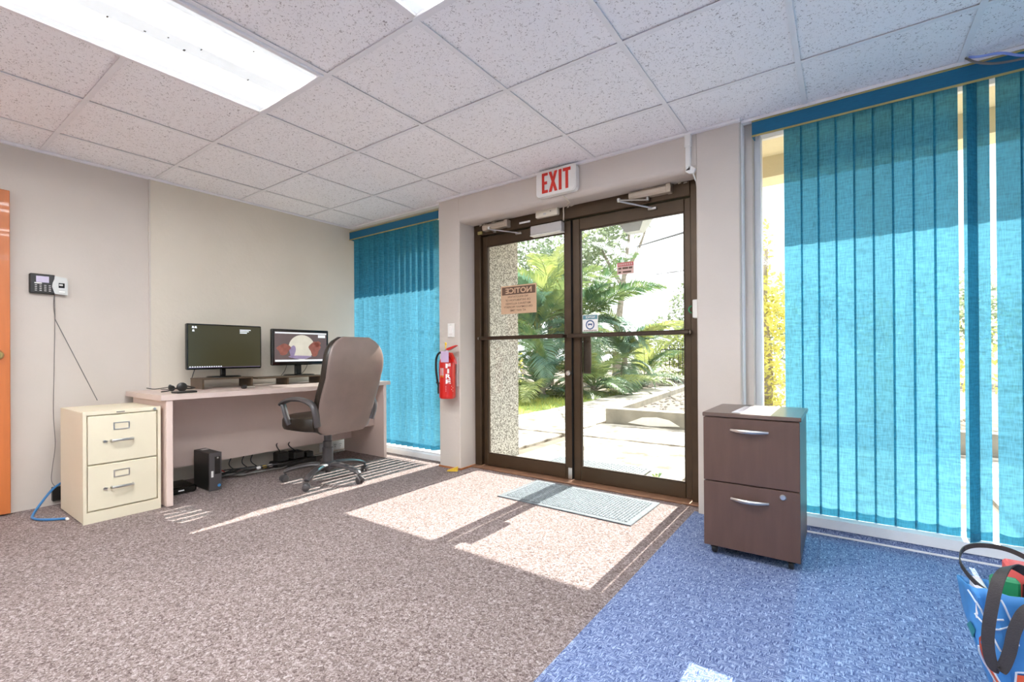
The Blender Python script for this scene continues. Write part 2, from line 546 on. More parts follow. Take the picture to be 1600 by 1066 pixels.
# ------------------------------------------------------------------ mesh building
class MB:
    def __init__(self):
        self.v, self.f, self.sm = [], [], []

    def add(self, vs, fs, smooth=False):
        o = len(self.v)
        self.v += [Vector(p) for p in vs]
        self.f += [tuple(i + o for i in q) for q in fs]
        self.sm += [smooth] * len(fs)
        return self

    def box(self, x0, x1, y0, y1, z0, z1, bev=0.0):
        if bev <= 0:
            vs = [(x, y, z) for x in (x0, x1) for y in (y0, y1) for z in (z0, z1)]
            fs = [(0, 1, 3, 2), (4, 6, 7, 5), (0, 4, 5, 1), (2, 3, 7, 6), (0, 2, 6, 4), (1, 5, 7, 3)]
            return self.add(vs, fs)
        b = min(bev, (x1 - x0) * .49, (y1 - y0) * .49, (z1 - z0) * .49)
        vs, idx = [], {}
        X, Y, Z = (x0, x1), (y0, y1), (z0, z1)
        for i in (0, 1):
            for j in (0, 1):
                for k in (0, 1):
                    sx, sy, sz = (1 - 2 * i), (1 - 2 * j), (1 - 2 * k)
                    for a, d in (('x', (0, b, b)), ('y', (b, 0, b)), ('z', (b, b, 0))):
                        idx[i, j, k, a] = len(vs)
                        vs.append((X[i] + sx * d[0], Y[j] + sy * d[1], Z[k] + sz * d[2]))
        I = lambda *t: idx[t]
        fs = []
        for i in (0, 1):
            fs.append((I(i, 0, 0, 'x'), I(i, 1, 0, 'x'), I(i, 1, 1, 'x'), I(i, 0, 1, 'x')))
            fs.append((I(0, i, 0, 'y'), I(1, i, 0, 'y'), I(1, i, 1, 'y'), I(0, i, 1, 'y')))
            fs.append((I(0, 0, i, 'z'), I(1, 0, i, 'z'), I(1, 1, i, 'z'), I(0, 1, i, 'z')))
            for j in (0, 1):
                fs.append((I(i, j, 0, 'x'), I(i, j, 1, 'x'), I(i, j, 1, 'y'), I(i, j, 0, 'y')))
                fs.append((I(i, 0, j, 'x'), I(i, 1, j, 'x'), I(i, 1, j, 'z'), I(i, 0, j, 'z')))
                fs.append((I(0, i, j, 'y'), I(1, i, j, 'y'), I(1, i, j, 'z'), I(0, i, j, 'z')))
                for k in (0, 1):
                    fs.append((I(i, j, k, 'x'), I(i, j, k, 'y'), I(i, j, k, 'z')))
        return self.add(vs, fs)

    def tube(self, pts, r, n=8, cap=True, flat=None):
        """sweep a circle (or an ellipse, flat=(a,b) with b along the up-most normal) along points; r may be a list"""
        P = [Vector(p) for p in pts]
        R = r if isinstance(r, (list, tuple)) else [r] * len(P)
        vs, fs = [], []
        prev = None
        for i, p in enumerate(P):
            t = (P[min(i + 1, len(P) - 1)] - P[max(i - 1, 0)])
            t = t.normalized() if t.length > 1e-9 else Vector((0, 0, 1))
            if prev is None:
                a = Vector((0, 0, 1)) if abs(t.z) < 0.9 else Vector((1, 0, 0))
                nrm = (a - t * a.dot(t)).normalized()
            else:
                nrm = (prev - t * prev.dot(t)).normalized()
            prev = nrm
            bn = t.cross(nrm)
            for k in range(n):
                w = 2 * PI * k / n
                if flat:
                    vs.append(p + (bn * math.cos(w) * flat[0] + nrm * math.sin(w) * flat[1]) * R[i])
                else:
                    vs.append(p + (bn * math.cos(w) + nrm * math.sin(w)) * R[i])
        for i in range(len(P) - 1):
            for k in range(n):
                a, b = i * n + k, i * n + (k + 1) % n
                fs.append((a, b, b + n, a + n))
        if cap:
            fs.append(tuple(range(n))[::-1])
            fs.append(tuple(range((len(P) - 1) * n, len(P) * n)))
        return self.add(vs, fs, True)

    def ribbon(self, pts, width_dir, w, t):
        """flat strap: cross-section w along width_dir, t thick"""
        P = [Vector(p) for p in pts]
        vs, fs = [], []
        for i, p in enumerate(P):
            tg = (P[min(i + 1, len(P) - 1)] - P[max(i - 1, 0)]).normalized()
            wd = Vector(width_dir[i] if isinstance(width_dir, list) else width_dir)
            wd = (wd - tg * wd.dot(tg)).normalized()
            nr = tg.cross(wd)
            for a, b in ((-1, -1), (1, -1), (1, 1), (-1, 1)):
                vs.append(p + wd * a * w / 2 + nr * b * t / 2)
        for i in range(len(P) - 1):
            for k in range(4):
                a, b = i * 4 + k, i * 4 + (k + 1) % 4
                fs.append((a, b, b + 4, a + 4))
        fs += [(0, 3, 2, 1), tuple((len(P) - 1) * 4 + k for k in range(4))]
        return self.add(vs, fs, True)

    def loops(self, rings, smooth=True, cap=True):
        n = len(rings[0])
        vs = [p for r in rings for p in r]
        fs = []
        for i in range(len(rings) - 1):
            for k in range(n):
                a, b = i * n + k, i * n + (k + 1) % n
                fs.append((a, b, b + n, a + n))
        if cap:
            fs.append(tuple(range(n))[::-1])
            fs.append(tuple(range((len(rings) - 1) * n, len(rings) * n)))
        return self.add(vs, fs, smooth)

    def lathe(self, prof, c=(0, 0, 0), n=24, axis='z'):
        rings = []
        for r, h in prof:
            ring = []
            for k in range(n):
                w = 2 * PI * k / n
                a, b = r * math.cos(w), r * math.sin(w)
                p = {'z': (a, b, h), 'y': (a, h, -b), 'x': (h, a, b)}[axis]
                ring.append((p[0] + c[0], p[1] + c[1], p[2] + c[2]))
            rings.append(ring)
        return self.loops(rings)

    def prism(self, poly, axis, d0, d1):
        """extrude a 2-D polygon along an axis; poly in the other two axes (x,y / x,z / y,z)"""
        def p3(a, b, d):
            return {'z': (a, b, d), 'y': (a, d, b), 'x': (d, a, b)}[axis]
        n = len(poly)
        vs = [p3(a, b, d0) for a, b in poly] + [p3(a, b, d1) for a, b in poly]
        fs = [tuple(range(n))[::-1], tuple(range(n, 2 * n))]
        fs += [(k, (k + 1) % n, (k + 1) % n + n, k + n) for k in range(n)]
        return self.add(vs, fs)

    def xf(self, mtx):
        self.v = [mtx @ p for p in self.v]
        return self

    def mesh(self, name, m, off=Vector((0, 0, 0))):
        me = bpy.data.meshes.new(name)
        me.from_pydata([tuple(p - off) for p in self.v], [], self.f)
        me.polygons.foreach_set('use_smooth', self.sm)
        me.materials.append(MATS[m])
        me.validate()
        import bmesh
        bm = bmesh.new()
        bm.from_mesh(me)
        bmesh.ops.recalc_face_normals(bm, faces=bm.faces)
        bm.to_mesh(me)
        bm.free()
        if any(self.sm):
            me.set_sharp_from_angle(angle=math.radians(42))
        return me

    def build(self, name, m, parent=None, local=False):
        if parent is None:
            xs = [p.x for p in self.v]
            ys = [p.y for p in self.v]
            zs = [p.z for p in self.v]
            off = Vector(((min(xs) + max(xs)) / 2, (min(ys) + max(ys)) / 2, min(zs)))
        else:
            off = Vector((0, 0, 0)) if local else base_of(parent)
        o = bpy.data.objects.new(name, self.mesh(name, m, off))
        COL.objects.link(o)
        if parent is None:
            o.location = off
        else:
            o.parent = parent
        return o


def base_of(o):
    v = Vector((0, 0, 0))
    while o is not None:
        v = v + o.location
        o = o.parent
    return v


def tag(o, label, cat, group=None, kind=None):
    o['label'] = label
    o['category'] = cat
    if group:
        o['group'] = group
    if kind:
        o['kind'] = kind
    return o


def thing(name, label, cat, loc=(0, 0, 0), rz=0.0, group=None):
    o = bpy.data.objects.new(name, None)
    o.empty_display_size = 0.05
    COL.objects.link(o)
    o.location = loc
    o.rotation_euler = (0, 0, rz)
    return tag(o, label, cat, group)


def struct(o, label, cat):
    return tag(o, label, cat, kind='structure')


def sempty(name, label, cat, loc=(0, 0, 0)):
    return struct(thing(name, label, cat, loc), label, cat)


def copy_piece(src, parent, loc=None, rot=None, scale=None):
    c = src.copy()
    COL.objects.link(c)
    c.parent = parent
    if loc is not None:
        c.location = loc
    if rot is not None:
        c.rotation_euler = rot
    if scale is not None:
        c.scale = scale
    return c


def text_mb(body, x0, x1, z0, z1, y, mirror=False, bold=0.0, depth=0.001):
    """flat lettering fitted into the box x0..x1, z0..z1 in the plane y, read from the -y side"""
    cu = bpy.data.curves.new('lettering', 'FONT')
    cu.body = body
    cu.size = 1.0
    cu.offset = bold
    cu.resolution_u = 3
    ob = bpy.data.objects.new('lettering', cu)
    COL.objects.link(ob)
    bpy.context.view_layer.update()
    me = bpy.data.meshes.new_from_object(ob.evaluated_get(bpy.context.evaluated_depsgraph_get()))
    vs = [v.co.copy() for v in me.vertices]
    fs = [tuple(p.vertices) for p in me.polygons]
    bpy.data.objects.remove(ob)
    bpy.data.curves.remove(cu)
    bpy.data.meshes.remove(me)
    ax, bx = min(v.x for v in vs), max(v.x for v in vs)
    ay, by = min(v.y for v in vs), max(v.y for v in vs)
    out = []
    for v in vs:
        u = (v.x - ax) / (bx - ax)
        w = (v.y - ay) / (by - ay)
        if mirror:
            u = 1 - u
        out.append((x0 + u * (x1 - x0), y, z0 + w * (z1 - z0)))
    mb = MB()
    mb.add(out, fs)
    return mb


def arc(c, r, a0, a1, n, plane='xz', k=0.0):
    pts = []
    for i in range(n + 1):
        a = math.radians(a0 + (a1 - a0) * i / n)
        p, q = r * math.cos(a), r * math.sin(a)
        pts.append({'xz': (c[0] + p, c[1], c[2] + q), 'xy': (c[0] + p, c[1] + q, c[2]),
                    'yz': (c[0], c[1] + p, c[2] + q)}[plane])
    return pts


def smooth_path(pts, n=6):
    """Catmull-Rom through the points"""
    P = [Vector(p) for p in pts]
    P = [P[0] * 2 - P[1]] + P + [P[-1] * 2 - P[-2]]
    out = []
    for i in range(1, len(P) - 2):
        for k in range(n):
            t = k / n
            a, b, c, d = P[i - 1], P[i], P[i + 1], P[i + 2]
            out.append(0.5 * ((2 * b) + (c - a) * t + (2 * a - 5 * b + 4 * c - d) * t * t + (3 * b - a - 3 * c + d) * t ** 3))
    out.append(P[-2])
    return out


def superloop(cx, cy, z, a, b, p=3.0, n=28):
    out = []
    for k in range(n):
        w = 2 * PI * k / n
        c, s = math.cos(w), math.sin(w)
        out.append((cx + a * math.copysign(abs(c) ** (2 / p), c), cy + b * math.copysign(abs(s) ** (2 / p), s), z))
    return out


# ------------------------------------------------------------------ room shell
HC = 2.306                                     # ceiling height
XR, YB = 6.6, -5.2                             # right wall, back wall
GX0, GY0, G = 0.4079, -2.2475, 0.61            # ceiling grid: lines at GX0 + i*G, GY0 + j*G
XB = 3.48                                      # where the brown carpet meets the blue carpet tiles

fl = MB()
fl.box(-0.12, XR + .1, YB - .1, 0.34, -0.12, -0.0005)
floor = struct(fl.build('floor', 'carpet_brown'), 'tan brown flecked carpet covering the left of the office floor', 'floor')
# blue carpet tiles, each a piece of the floor
tw = 0.61
nx = int(math.ceil((XR - XB) / tw))
ny = int(math.ceil((0.03 - YB) / tw))
y_top = 0.03
for i in range(nx):
    for j in range(ny):
        x0, x1 = XB + i * tw, min(XB + (i + 1) * tw, XR)
        yt = y_top if j == 0 else -0.709 + 0.61 - j * tw + 0.0
        y1 = 0.03 if j == 0 else -0.099 - (j - 1) * tw
        y0 = -0.099 - j * tw
        y0 = max(y0, YB)
        if y1 - y0 < 0.02:
            continue
        b = MB()
        b.box(x0 + .0002, x1 - .0002, y0 + .0002, y1 - .0002, -0.002, 0.005, 0.0008)
        b.build('carpet_tile', 'carpet_blue', floor)

# left wall, two panels meeting at a seam
wl = MB()
wl.box(-0.12, 0.0, YB, -1.669, 0, HC + .1)
wall_left = struct(wl.build('wall_left', 'wall_paint'), 'beige painted wall with the time clock and orange door', 'wall')
w2 = MB()
w2.box(-0.12, 0.012, -1.669, 0.36, 0, HC + .1)
w2.build('wall_panel', 'wall_paint_warm', wall_left)
sm_ = MB()
sm_.box(0.0, 0.016, -1.675, -1.665, 0.0, HC - .002)
sm_.build('seam_strip', 'wall_paint', wall_left)

wb = MB()
wb.box(-0.12, XR + .12, YB - .12, YB, 0, HC + .1)
struct(wb.build('wall_back', 'white_paint'), 'white wall behind the camera, out of the picture', 'wall')
wr = MB()
wr.box(XR, XR + .12, YB, 0.36, 0, HC + .1)
struct(wr.build('wall_right', 'white_paint'), 'white wall right of the blinds, out of the picture', 'wall')

# door wall: two pilasters and the header above the glass doors
wf = MB()
wf.box(1.36, 1.60, 0.0, 0.36, 0, HC + .1, 0.006)
wf.box(3.51, 3.752, 0.0, 0.36, 0, HC + .1, 0.006)
# header with a rounded lower edge
hp = [(0.36, HC + .1), (0.0, HC + .1), (0.0, 2.115)]
for k in range(0, 7):
    a = PI + k * PI / 2 / 6
    hp.append((0.04 + 0.04 * math.cos(a), 2.115 + 0.035 * math.sin(a)))
hp += [(0.36, 2.10)]
wf.prism(hp, 'x', 1.598, 3.512)
wf.box(3.752, 3.802, 0.085, 0.36, 0, HC + .1)
wall_front = struct(wf.build('wall_front', 'wall_paint'), 'beige door wall with two pilasters and a header over the glass doors', 'wall')
base = MB()
base.box(1.355, 1.607, -0.006, 0.2, 0, 0.014)
base.build('pilaster_foot', 'rust', wall_front)
st = MB()
for (x0, x1) in ((1.80, 2.10), (3.05, 3.42)):
    st.box(x0, x1, 0.168, 0.199, 2.0985, 2.1002)
st.build('rust_stain', 'rust', wall_front)

# ------------------------------------------------------------------ ceiling: tiles in a T-bar grid
ceiling = sempty('ceiling', 'suspended ceiling of white fissured square tiles in a grid', 'ceiling', (3.2, -2.4, HC))
sl = MB()
sl.box(-0.12, XR + .12, YB - .12, 0.36, HC + 0.10, HC + 0.14)
sl.build('ceiling_deck', 'white_paint', ceiling)
lights_cells = {}
LIGHTS = [(2, -1, True), (4, -1, True), (2, -4, False), (4, -4, False), (6, -4, False), (8, -4, False), (7, -1, False), (0, -4, False)]  # the first two are seen, the others are added for more room light
for (li, lj, _) in LIGHTS:
    lights_cells[li, lj] = 1
    lights_cells[li, lj + 1] = 1
ilo, ihi = -1, int((XR - GX0) / G) + 1
jlo, jhi = int(math.floor((YB - GY0) / G)), 4
tile_mesh = None
for i in range(ilo, ihi):
    for j in range(jlo, jhi):
        if (i, j) in lights_cells:
            continue
        x0, x1 = GX0 + i * G, GX0 + (i + 1) * G
        y0, y1 = GY0 + j * G, GY0 + (j + 1) * G
        full = x0 > 0 and x1 < XR and y0 > YB and j < 3
        cx0, cx1 = max(x0, 0.002), min(x1, XR - .002)
        cy0 = max(y0, YB + .002)
        cy1 = y1
        if j == 3:                               # cut row along the door wall
            cy1 = 0.06
        if cx1 - cx0 < .03 or cy1 - cy0 < .03:
            continue
        dz = random.uniform(0, 0.0015)
        if full and tile_mesh:
            o = bpy.data.objects.new('ceiling_tile', tile_mesh)
            COL.objects.link(o)
            o.parent = ceiling
            o.location = Vector(((cx0 + cx1) / 2, (cy0 + cy1) / 2, HC + .0055 + dz)) - ceiling.location
        else:
            b = MB()
            hx, hy = (cx1 - cx0) / 2, (cy1 - cy0) / 2
            b.box(-hx + .006, hx - .006, -hy + .006, hy - .006, 0, 0.015, 0.002)
            me = b.mesh('ceiling_tile', 'ceiling_tile')
            if full:
                tile_mesh = me
            o = bpy.data.objects.new('ceiling_tile', me)
            COL.objects.link(o)
            o.parent = ceiling
            o.location = Vector(((cx0 + cx1) / 2, (cy0 + cy1) / 2, HC + .0055 + dz)) - ceiling.location
# T-bars: main runners along y, cross tees between them
for i in range(0, ihi + 1):
    x = GX0 + i * G
    if x > XR:
        continue
    b = MB()
    b.box(x - .012, x + .012, YB, 0.05, HC - .0005, HC + .002)
    b.box(x - .003, x + .003, YB, 0.05, HC + .002, HC + .04)
    b.build('grid_runner', 'grid_white', ceiling)
for j in range(jlo + 1, 4):
    y = GY0 + j * G
    b = MB()
    b.box(0.0, XR, y - .012, y + .012, HC - .0002, HC + .0022)
    b.box(0.0, XR, y - .003, y + .003, HC + .0022, HC + .04)
    b.build('grid_cross_bar', 'grid_white', ceiling)
for nm, q in (('wall_angle', (0.0, 0.022, YB, 0.10)), ('wall_angle', (1.36, 3.755, -0.022, 0.0)),
              ('wall_angle', (0.0, 1.36, 0.05, 0.10)), ('wall_angle', (3.755, XR, 0.02, 0.06))):
    b = MB()
    b.box(q[0], q[1], q[2], q[3], HC - .012, HC + .004)
    b.build(nm, 'grid_white', ceiling)
# the strip of plaster closing the window heads
b = MB()
b.box(0.0, 1.36, 0.09, 0.36, HC - .002, HC + .1)
b.box(3.755, XR, 0.05, 0.36, HC - .002, HC + .1)
b.build('window_head', 'wall_paint', ceiling)


def troffer(i, j, in_view, label):
    x0, x1 = GX0 + i * G + .012, GX0 + (i + 1) * G - .012
    y0, y1 = GY0 + j * G + .012, GY0 + (j + 2) * G - .012
    cx, cy = (x0 + x1) / 2, (y0 + y1) / 2
    t = thing('ceiling_light', label, 'ceiling light', (cx, cy, HC - .006), group='recessed ceiling light panels')
    h, k = (x1 - x0) / 2, (y1 - y0) / 2
    f = MB()
    w = 0.022
    f.box(-h, h, -k, -k + w, -.006, .05, .003)
    f.box(-h, h, k - w, k, -.006, .05, .003)
    f.box(-h, -h + w, -k + w, k - w, -.006, .05, .003)
    f.box(h - w, h, -k + w, k - w, -.006, .05, .003)
    f.build('frame', 'grid_white', t, local=True)
    d = MB()
    # shallow ribbed lens: two troughs
    d.box(-h + w, h - w, -k + w, k - w, .004, .012)
    d.build('lens', 'lamp_lens_view' if in_view else 'lamp_lens', t, local=True)
    hs = MB()
    hs.box(-h, h, -k, k, .05, .085)
    hs.build('housing', 'white_paint', t, local=True)
    return t


names = ['long fluorescent ceiling panel, wholly in view at the upper left', 'fluorescent ceiling panel cut by the top edge, only its corner showing']
for n_, (li, lj, in_view) in enumerate(LIGHTS):
    t = troffer(li, lj, in_view, names[n_] if n_ < 2 else 'unseen ceiling panel added to brighten the room, ' + ['', '', 'second from the left behind the camera', 'third from the left behind the camera', 'fourth from the left behind the camera', 'rightmost behind the camera', 'above the wide right blind', 'leftmost behind the camera'][n_])
    if n_ == 0:                                  # dead insects on the lens
        b = MB()
        for _ in range(16):
            x, y = random.uniform(-.2, .24), random.uniform(-.35, .5)
            b.box(x, x + random.uniform(.006, .014), y, y + random.uniform(.004, .009), .0025, .004)
        b.build('lens_dirt', 'cord_grey', t, local=True)['kind'] = 'stuff'

# ------------------------------------------------------------------ windows
def window(name, label, x0, x1, yf):
    w = sempty(name, label, 'window', ((x0 + x1) / 2, yf, 0))
    f = MB()
    fw = 0.035
    f.box(x0, x0 + fw, yf, yf + .09, 0.06, HC - .003, .004)
    f.box(x1 - fw, x1, yf, yf + .09, 0.06, HC - .003, .004)
    f.box(x0 + fw, x1 - fw, yf, yf + .09, 2.255, HC - .003, .004)
    f.build('window_frame', 'white_paint', w)
    g = MB()
    g.box(x0 + fw, x1 - fw, yf + .05, yf + .056, 0.06, 2.255)
    g.build('pane', 'glass', w)
    return w


w1 = window('window_1', 'tall white framed window behind the narrow left blind', 0.012, 1.358, 0.19)
b = MB()
b.prism([(0.13, 0), (0.13, .045), (0.145, .055), (0.145, .068), (0.34, .075), (0.34, 0)], 'x', 0.012, 1.36)
b.build('window_sill', 'white_paint', w1)
w2_ = window('window_2', 'wide white framed window behind the large right blind', 3.80, XR, 0.165)
b = MB()
b.prism([(0.045, .035), (0.045, .085), (0.16, .09), (0.30, .06), (0.30, 0), (0.07, 0), (0.07, .035)], 'x', 3.755, XR)
b.build('window_sill', 'white_paint', w2_)
b = MB()
b.prism([(0.03, 0), (0.03, .012), (0.066, .036), (0.07, 0)], 'x', 3.755, XR)
struct(b.build('baseboard_front', 'carpet_blue'), 'blue carpet cove strip under the wide window sill', 'baseboard')
b = MB()
b.tube([(3.76, .024, .008), (XR, .024, .008)], .006, 6)
struct(b.build('trim_2', 'white_paint'), 'thin white bead along the foot of the wide window', 'trim')
b = MB()
b.box(3.745, 3.762, 0.03, 0.086, 0.0, HC - .01, .003)
struct(b.build('trim_3', 'white_paint'), 'narrow white corner strip beside the right pilaster', 'trim')


# ------------------------------------------------------------------ vertical blinds
def vane_mesh(w, h, sag):
    b = MB()
    n, rows = 6, 10
    vs = []
    for r in range(rows + 1):
        z = -h * r / rows
        for k in range(n + 1):
            u = -1 + 2 * k / n
            vs.append((u * w / 2, sag * (u * u - .35), z))
    fs = []
    for r in range(rows):
        for k in range(n):
            a = r * (n + 1) + k
            fs.append((a, a + 1, a + n + 2, a + n + 1))
    b.add(vs, fs, True)
    return b.mesh('vane', 'blind_fabric')


def blind(name, label, x0, x1, y, z0, z1, xs, tilt, valance, ycap):
    t = thing(name, label, 'blind', ((x0 + x1) / 2, y, z0))
    me = vane_mesh(.089, z1 - z0, .009)
    hm = MB()
    hv, n_ = [], 6
    for zz in (-(z1 - z0) + .046, -(z1 - z0) + .001):
        for k in range(n_ + 1):
            u = -1 + 2 * k / n_
            hv.append((u * .0435, .009 * (u * u - .35) - .0018, zz - .007 * (1 - u * u) * (1 if zz > -(z1 - z0) + .02 else 0)))
    hm.add(hv, [(k, k + 1, k + n_ + 2, k + n_ + 1) for k in range(n_)], True)
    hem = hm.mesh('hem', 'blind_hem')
    for e in xs:
        x, a = e[0], e[1] if len(e) > 1 else tilt
        dy = e[2] if len(e) > 2 else 0
        o = bpy.data.objects.new('vane', me)
        COL.objects.link(o)
        o.parent = t
        o.location = Vector((x, y + dy, z1)) - t.location
        o.rotation_euler = (0, 0, math.radians(a + random.uniform(-1.5, 1.5) * (1.5 if tilt > 30 else 1)))
        q = bpy.data.objects.new('hem', hem)
        COL.objects.link(q)
        q.parent = o
    v = MB()
    v.box(valance[0], valance[1], valance[2] - .008, valance[2], valance[3], valance[4], .002)
    v.box(valance[0], valance[0] + .008, valance[2], ycap, valance[3], valance[4], .002)
    vo = v.build('valance', 'valance_teal', t)
    g = MB()
    g.box(valance[0], valance[1], valance[2] - .0105, valance[2] - .007, valance[3] - .004, valance[3] + .006)
    g.box(valance[0], valance[1], valance[2] - .0105, valance[2] - .007, valance[4] - .003, valance[4] + .005)
    g.build('valance_trim', 'gold_trim', vo)
    hr = MB()
    hr.box(valance[0] + .02, valance[1], y - .02, y + .02, z1 + .005, z1 + .035, .003)
    hr.build('headrail', 'white_plastic', t)
    return t


xs = []
x = 4.005
while x < 4.66:
    xs.append((x, 4))
    x += .079
xs += [(4.743, -3, 0.0), (4.728, 58, -0.035), (4.852, 4)]
x = 4.852 + .079
while x < XR - .05:
    xs.append((x, 4))
    x += .079
blind('vertical_blind', 'wide teal vertical blind filling the right side, one slat turned', 3.81, XR, 0.105, 0.088, 2.235, xs, 4,
      (3.81, XR, 0.035, 2.205, 2.288), 0.10)
xs = []
x = 0.085
while x < 1.25:
    xs.append((x, 49))
    x += .0795
blind('vertical_blind', 'narrow dark teal vertical blind between the left wall and the door', 0.02, 1.30, 0.115, 0.10, 2.2, xs, 49,
      (0.014, 1.30, 0.065, 2.175, 2.255), 0.12)

# ------------------------------------------------------------------ glass doors
YD = 0.245
fr = MB()
fr.box(1.602, 1.672, 0.19, 0.30, 0, 2.10, .004)
fr.box(3.425, 3.509, 0.19, 0.30, 0, 2.10, .004)
fr.box(1.672, 3.425, 0.19, 0.30, 1.995, 2.10, .004)
frame = struct(fr.build('trim_1', 'bronze'), 'dark bronze metal frame around the double glass doors', 'door frame')
b = MB()
b.box(1.602, 3.509, 0.13, 0.30, 0.0, 0.012, .003)
b.build('threshold', 'threshold', frame)
# flaking paint left on the top edge of the frame
b = MB()
for k in range(26):
    x = random.choice([random.uniform(1.66, 1.80), random.uniform(2.5, 2.6), random.uniform(3.2, 3.48)])
    w = random.uniform(.008, .03)
    z = 2.095 - random.uniform(0, .02)
    b.prism([(x, z), (x + w, z + .003), (x + w * .8, z + random.uniform(.006, .012)), (x + .002, z + .008)], 'y', .1885, .1898)
b.build('paint_flakes', 'cream_plastic', frame)['kind'] = 'stuff'
b = MB()
b.box(2.085, 2.19, .187, .190, 2.028, 2.042)
b.build('door_sticker', 'white_letter', frame)


def leaf(name, label, x0, x1, gx0, gx1, bar, hinge):
    d = sempty(name, label, 'door', ((x0 + x1) / 2, YD, 0.012))
    s = MB()
    s.box(x0, gx0, .222, .268, .014, 1.99, .004)
    s.build('stile', 'bronze', d)
    s = MB()
    s.box(gx1, x1, .222, .268, .014, 1.99, .004)
    s.build('stile', 'bronze', d)
    s = MB()
    s.box(gx0, gx1, .222, .268, .014, .115, .003)
    r1 = s.build('bottom_rail', 'bronze', d)
    s = MB()
    s.box(gx0, gx1, .222, .268, 1.905, 1.99, .003)
    s.build('top_rail', 'bronze', d)
    g = MB()
    g.box(gx0, gx1, .243, .249, .115, 1.905)
    g.build('pane', 'glass', d)
    gb = MB()
    for q in ((gx0, gx0 + .008, .115, 1.905), (gx1 - .008, gx1, .115, 1.905), (gx0 + .008, gx1 - .008, .115, .123), (gx0 + .008, gx1 - .008, 1.897, 1.905)):
        gb.box(q[0], q[1], .228, .243, q[2], q[3])
    gb.build('glazing_bead', 'bronze_dark', d)
    p = MB()
    p.box(bar[0], bar[1], .150, .180, 1.092, 1.122, .006)
    po = p.build('push_bar', 'bronze_dark', d)
    q = MB()
    for xx in (bar[0] + .02, bar[1] - .02):
        q.box(xx - .015, xx + .015, .178, .224, 1.095, 1.119, .003)
    q.build('bar_bracket', 'bronze_dark', po)
    q = MB()
    xe = bar[0] if hinge < 0 else bar[1]
    q.lathe([(.0, -.004), (.012, -.003), (.014, .002), (.010, .006)], (xe, .165, 1.107), 12, 'x')
    q.build('bar_cap', 'nickel', po)
    return d


dl = leaf('door_2', 'left glass leaf of the double door, with the tan notice on it', 1.676, 2.545, 1.716, 2.482, (1.672, 2.50), -1)
dr = leaf('door_3', 'right glass leaf of the double door, with the face mask sign', 2.551, 3.421, 2.612, 3.378, (2.535, 3.425), 1)
b = MB()
b.lathe([(0, -.006), (.018, -.005), (.021, 0), (.021, .012)], (2.512, .214, .823), 20, 'y')
b.lathe([(0, -.010), (.009, -.009), (.010, 0)], (2.512, .214, .823), 14, 'y')
b.build('lock_cylinder', 'nickel', dl)
b = MB()
b.box(2.5475, 2.5490, .20, .268, .02, 1.985)
b.build('meeting_seal', 'black_rubber', dl)
b = MB()
b.box(2.505, 2.545, .216, .224, .014, .10, .002)
b.build('bolt_plate', 'nickel', dl)
for d, xx in ((dr, 2.645),):
    b = MB()
    b.tube([(xx, .268, 1.06), (xx, .31, 1.06), (xx, .32, 1.03), (xx, .32, .89), (xx, .31, .86), (xx, .268, .86)], .011, 8)
    if d is dr:
        b.box(xx - .035, xx + .03, .268, .275, .82, 1.10, .003)
    b.build('pull_handle', 'bronze_dark', d)


def closer(x_body0, x_body1, z, x_elbow, x_shoe, z_shoe, d):
    c = MB()
    prof = [(.148, z - .026), (.140, z - .01), (.140, z + .012), (.150, z + .026), (.192, z + .026), (.192, z - .026)]
    c.prism(prof, 'x', x_body0, x_body1)
    c.box(x_body0 + (x_body1 - x_body0) * .36, x_body0 + (x_body1 - x_body0) * .52, .146, .19, z + .026, z + .040, .006)
    co_ = c.build('door_closer', 'closer_metal', d)
    c = MB()
    c.box(x_body1 - .022, x_body1 + .012, .136, .192, z - .030, z + .030, .004)
    c.box(x_body1 - .012, x_body1 - .003, .132, .1365, z - .015, z + .015)
    c.build('end_cap', 'closer_metal', co_)
    xm = x_body0 + (x_body1 - x_body0) * .45
    c = MB()
    c.lathe([(0, -.052), (.013, -.05), (.013, -.02), (.017, -.018)], (xm, .168, z), 12, 'z')
    c.tube([(xm, .165, z - .046), (x_elbow, .075, z - .040)], .008, 8, flat=(1.3, .6))
    c.lathe([(.0, -.012), (.012, -.01), (.012, .012), (0, .014)], (x_elbow, .075, z - .040), 10, 'z')
    c.tube([(x_elbow, .075, z - .046), (x_shoe, .205, z_shoe)], .006, 8)
    c.box(x_shoe - .03, x_shoe + .03, .205, .223, z_shoe - .012, z_shoe + .006, .003)
    c.build('closer_arm', 'nickel', co_)


closer(1.735, 1.985, 2.045, 1.86, 2.06, 1.965, dl)
closer(3.03, 3.305, 2.055, 2.985, 3.17, 1.962, dr)
b = MB()
b.box(1.655, 1.70, .175, .191, 2.005, 2.03, .002)
b.build('hinge_plate', 'gold_trim', frame)

# ------------------------------------------------------------------ things on the door and the header
t = thing('door_sensor', 'small cream sensor box on the bronze frame just below the EXIT sign', 'sensor', (2.36, .175, 2.03))
b = MB()
b.box(2.262, 2.462, .152, .190, 2.035, 2.092, .006)
b.build('housing', 'cream_plastic', t)
b = MB()
b.box(2.335, 2.36, .1505, .1522, 2.052, 2.062)
b.build('sensor_window', 'grey_plastic', t)
b = MB()
b.box(2.395, 2.405, .1505, .1522, 2.066, 2.072)
b.build('indicator', 'cord_grey', t)
t = thing('magnetic_lock', 'long grey lock box at the top of the left door leaf', 'lock', (2.35, .195, 1.905))
b = MB()
b.box(2.205, 2.485, .165, .222, 1.912, 1.985, .005)
b.build('housing', 'grey_plastic', t)
b = MB()
b.box(2.205, 2.485, .160, .222, 1.904, 1.912, .002)
b.build('cover_edge', 'white_plastic', t)
b = MB()
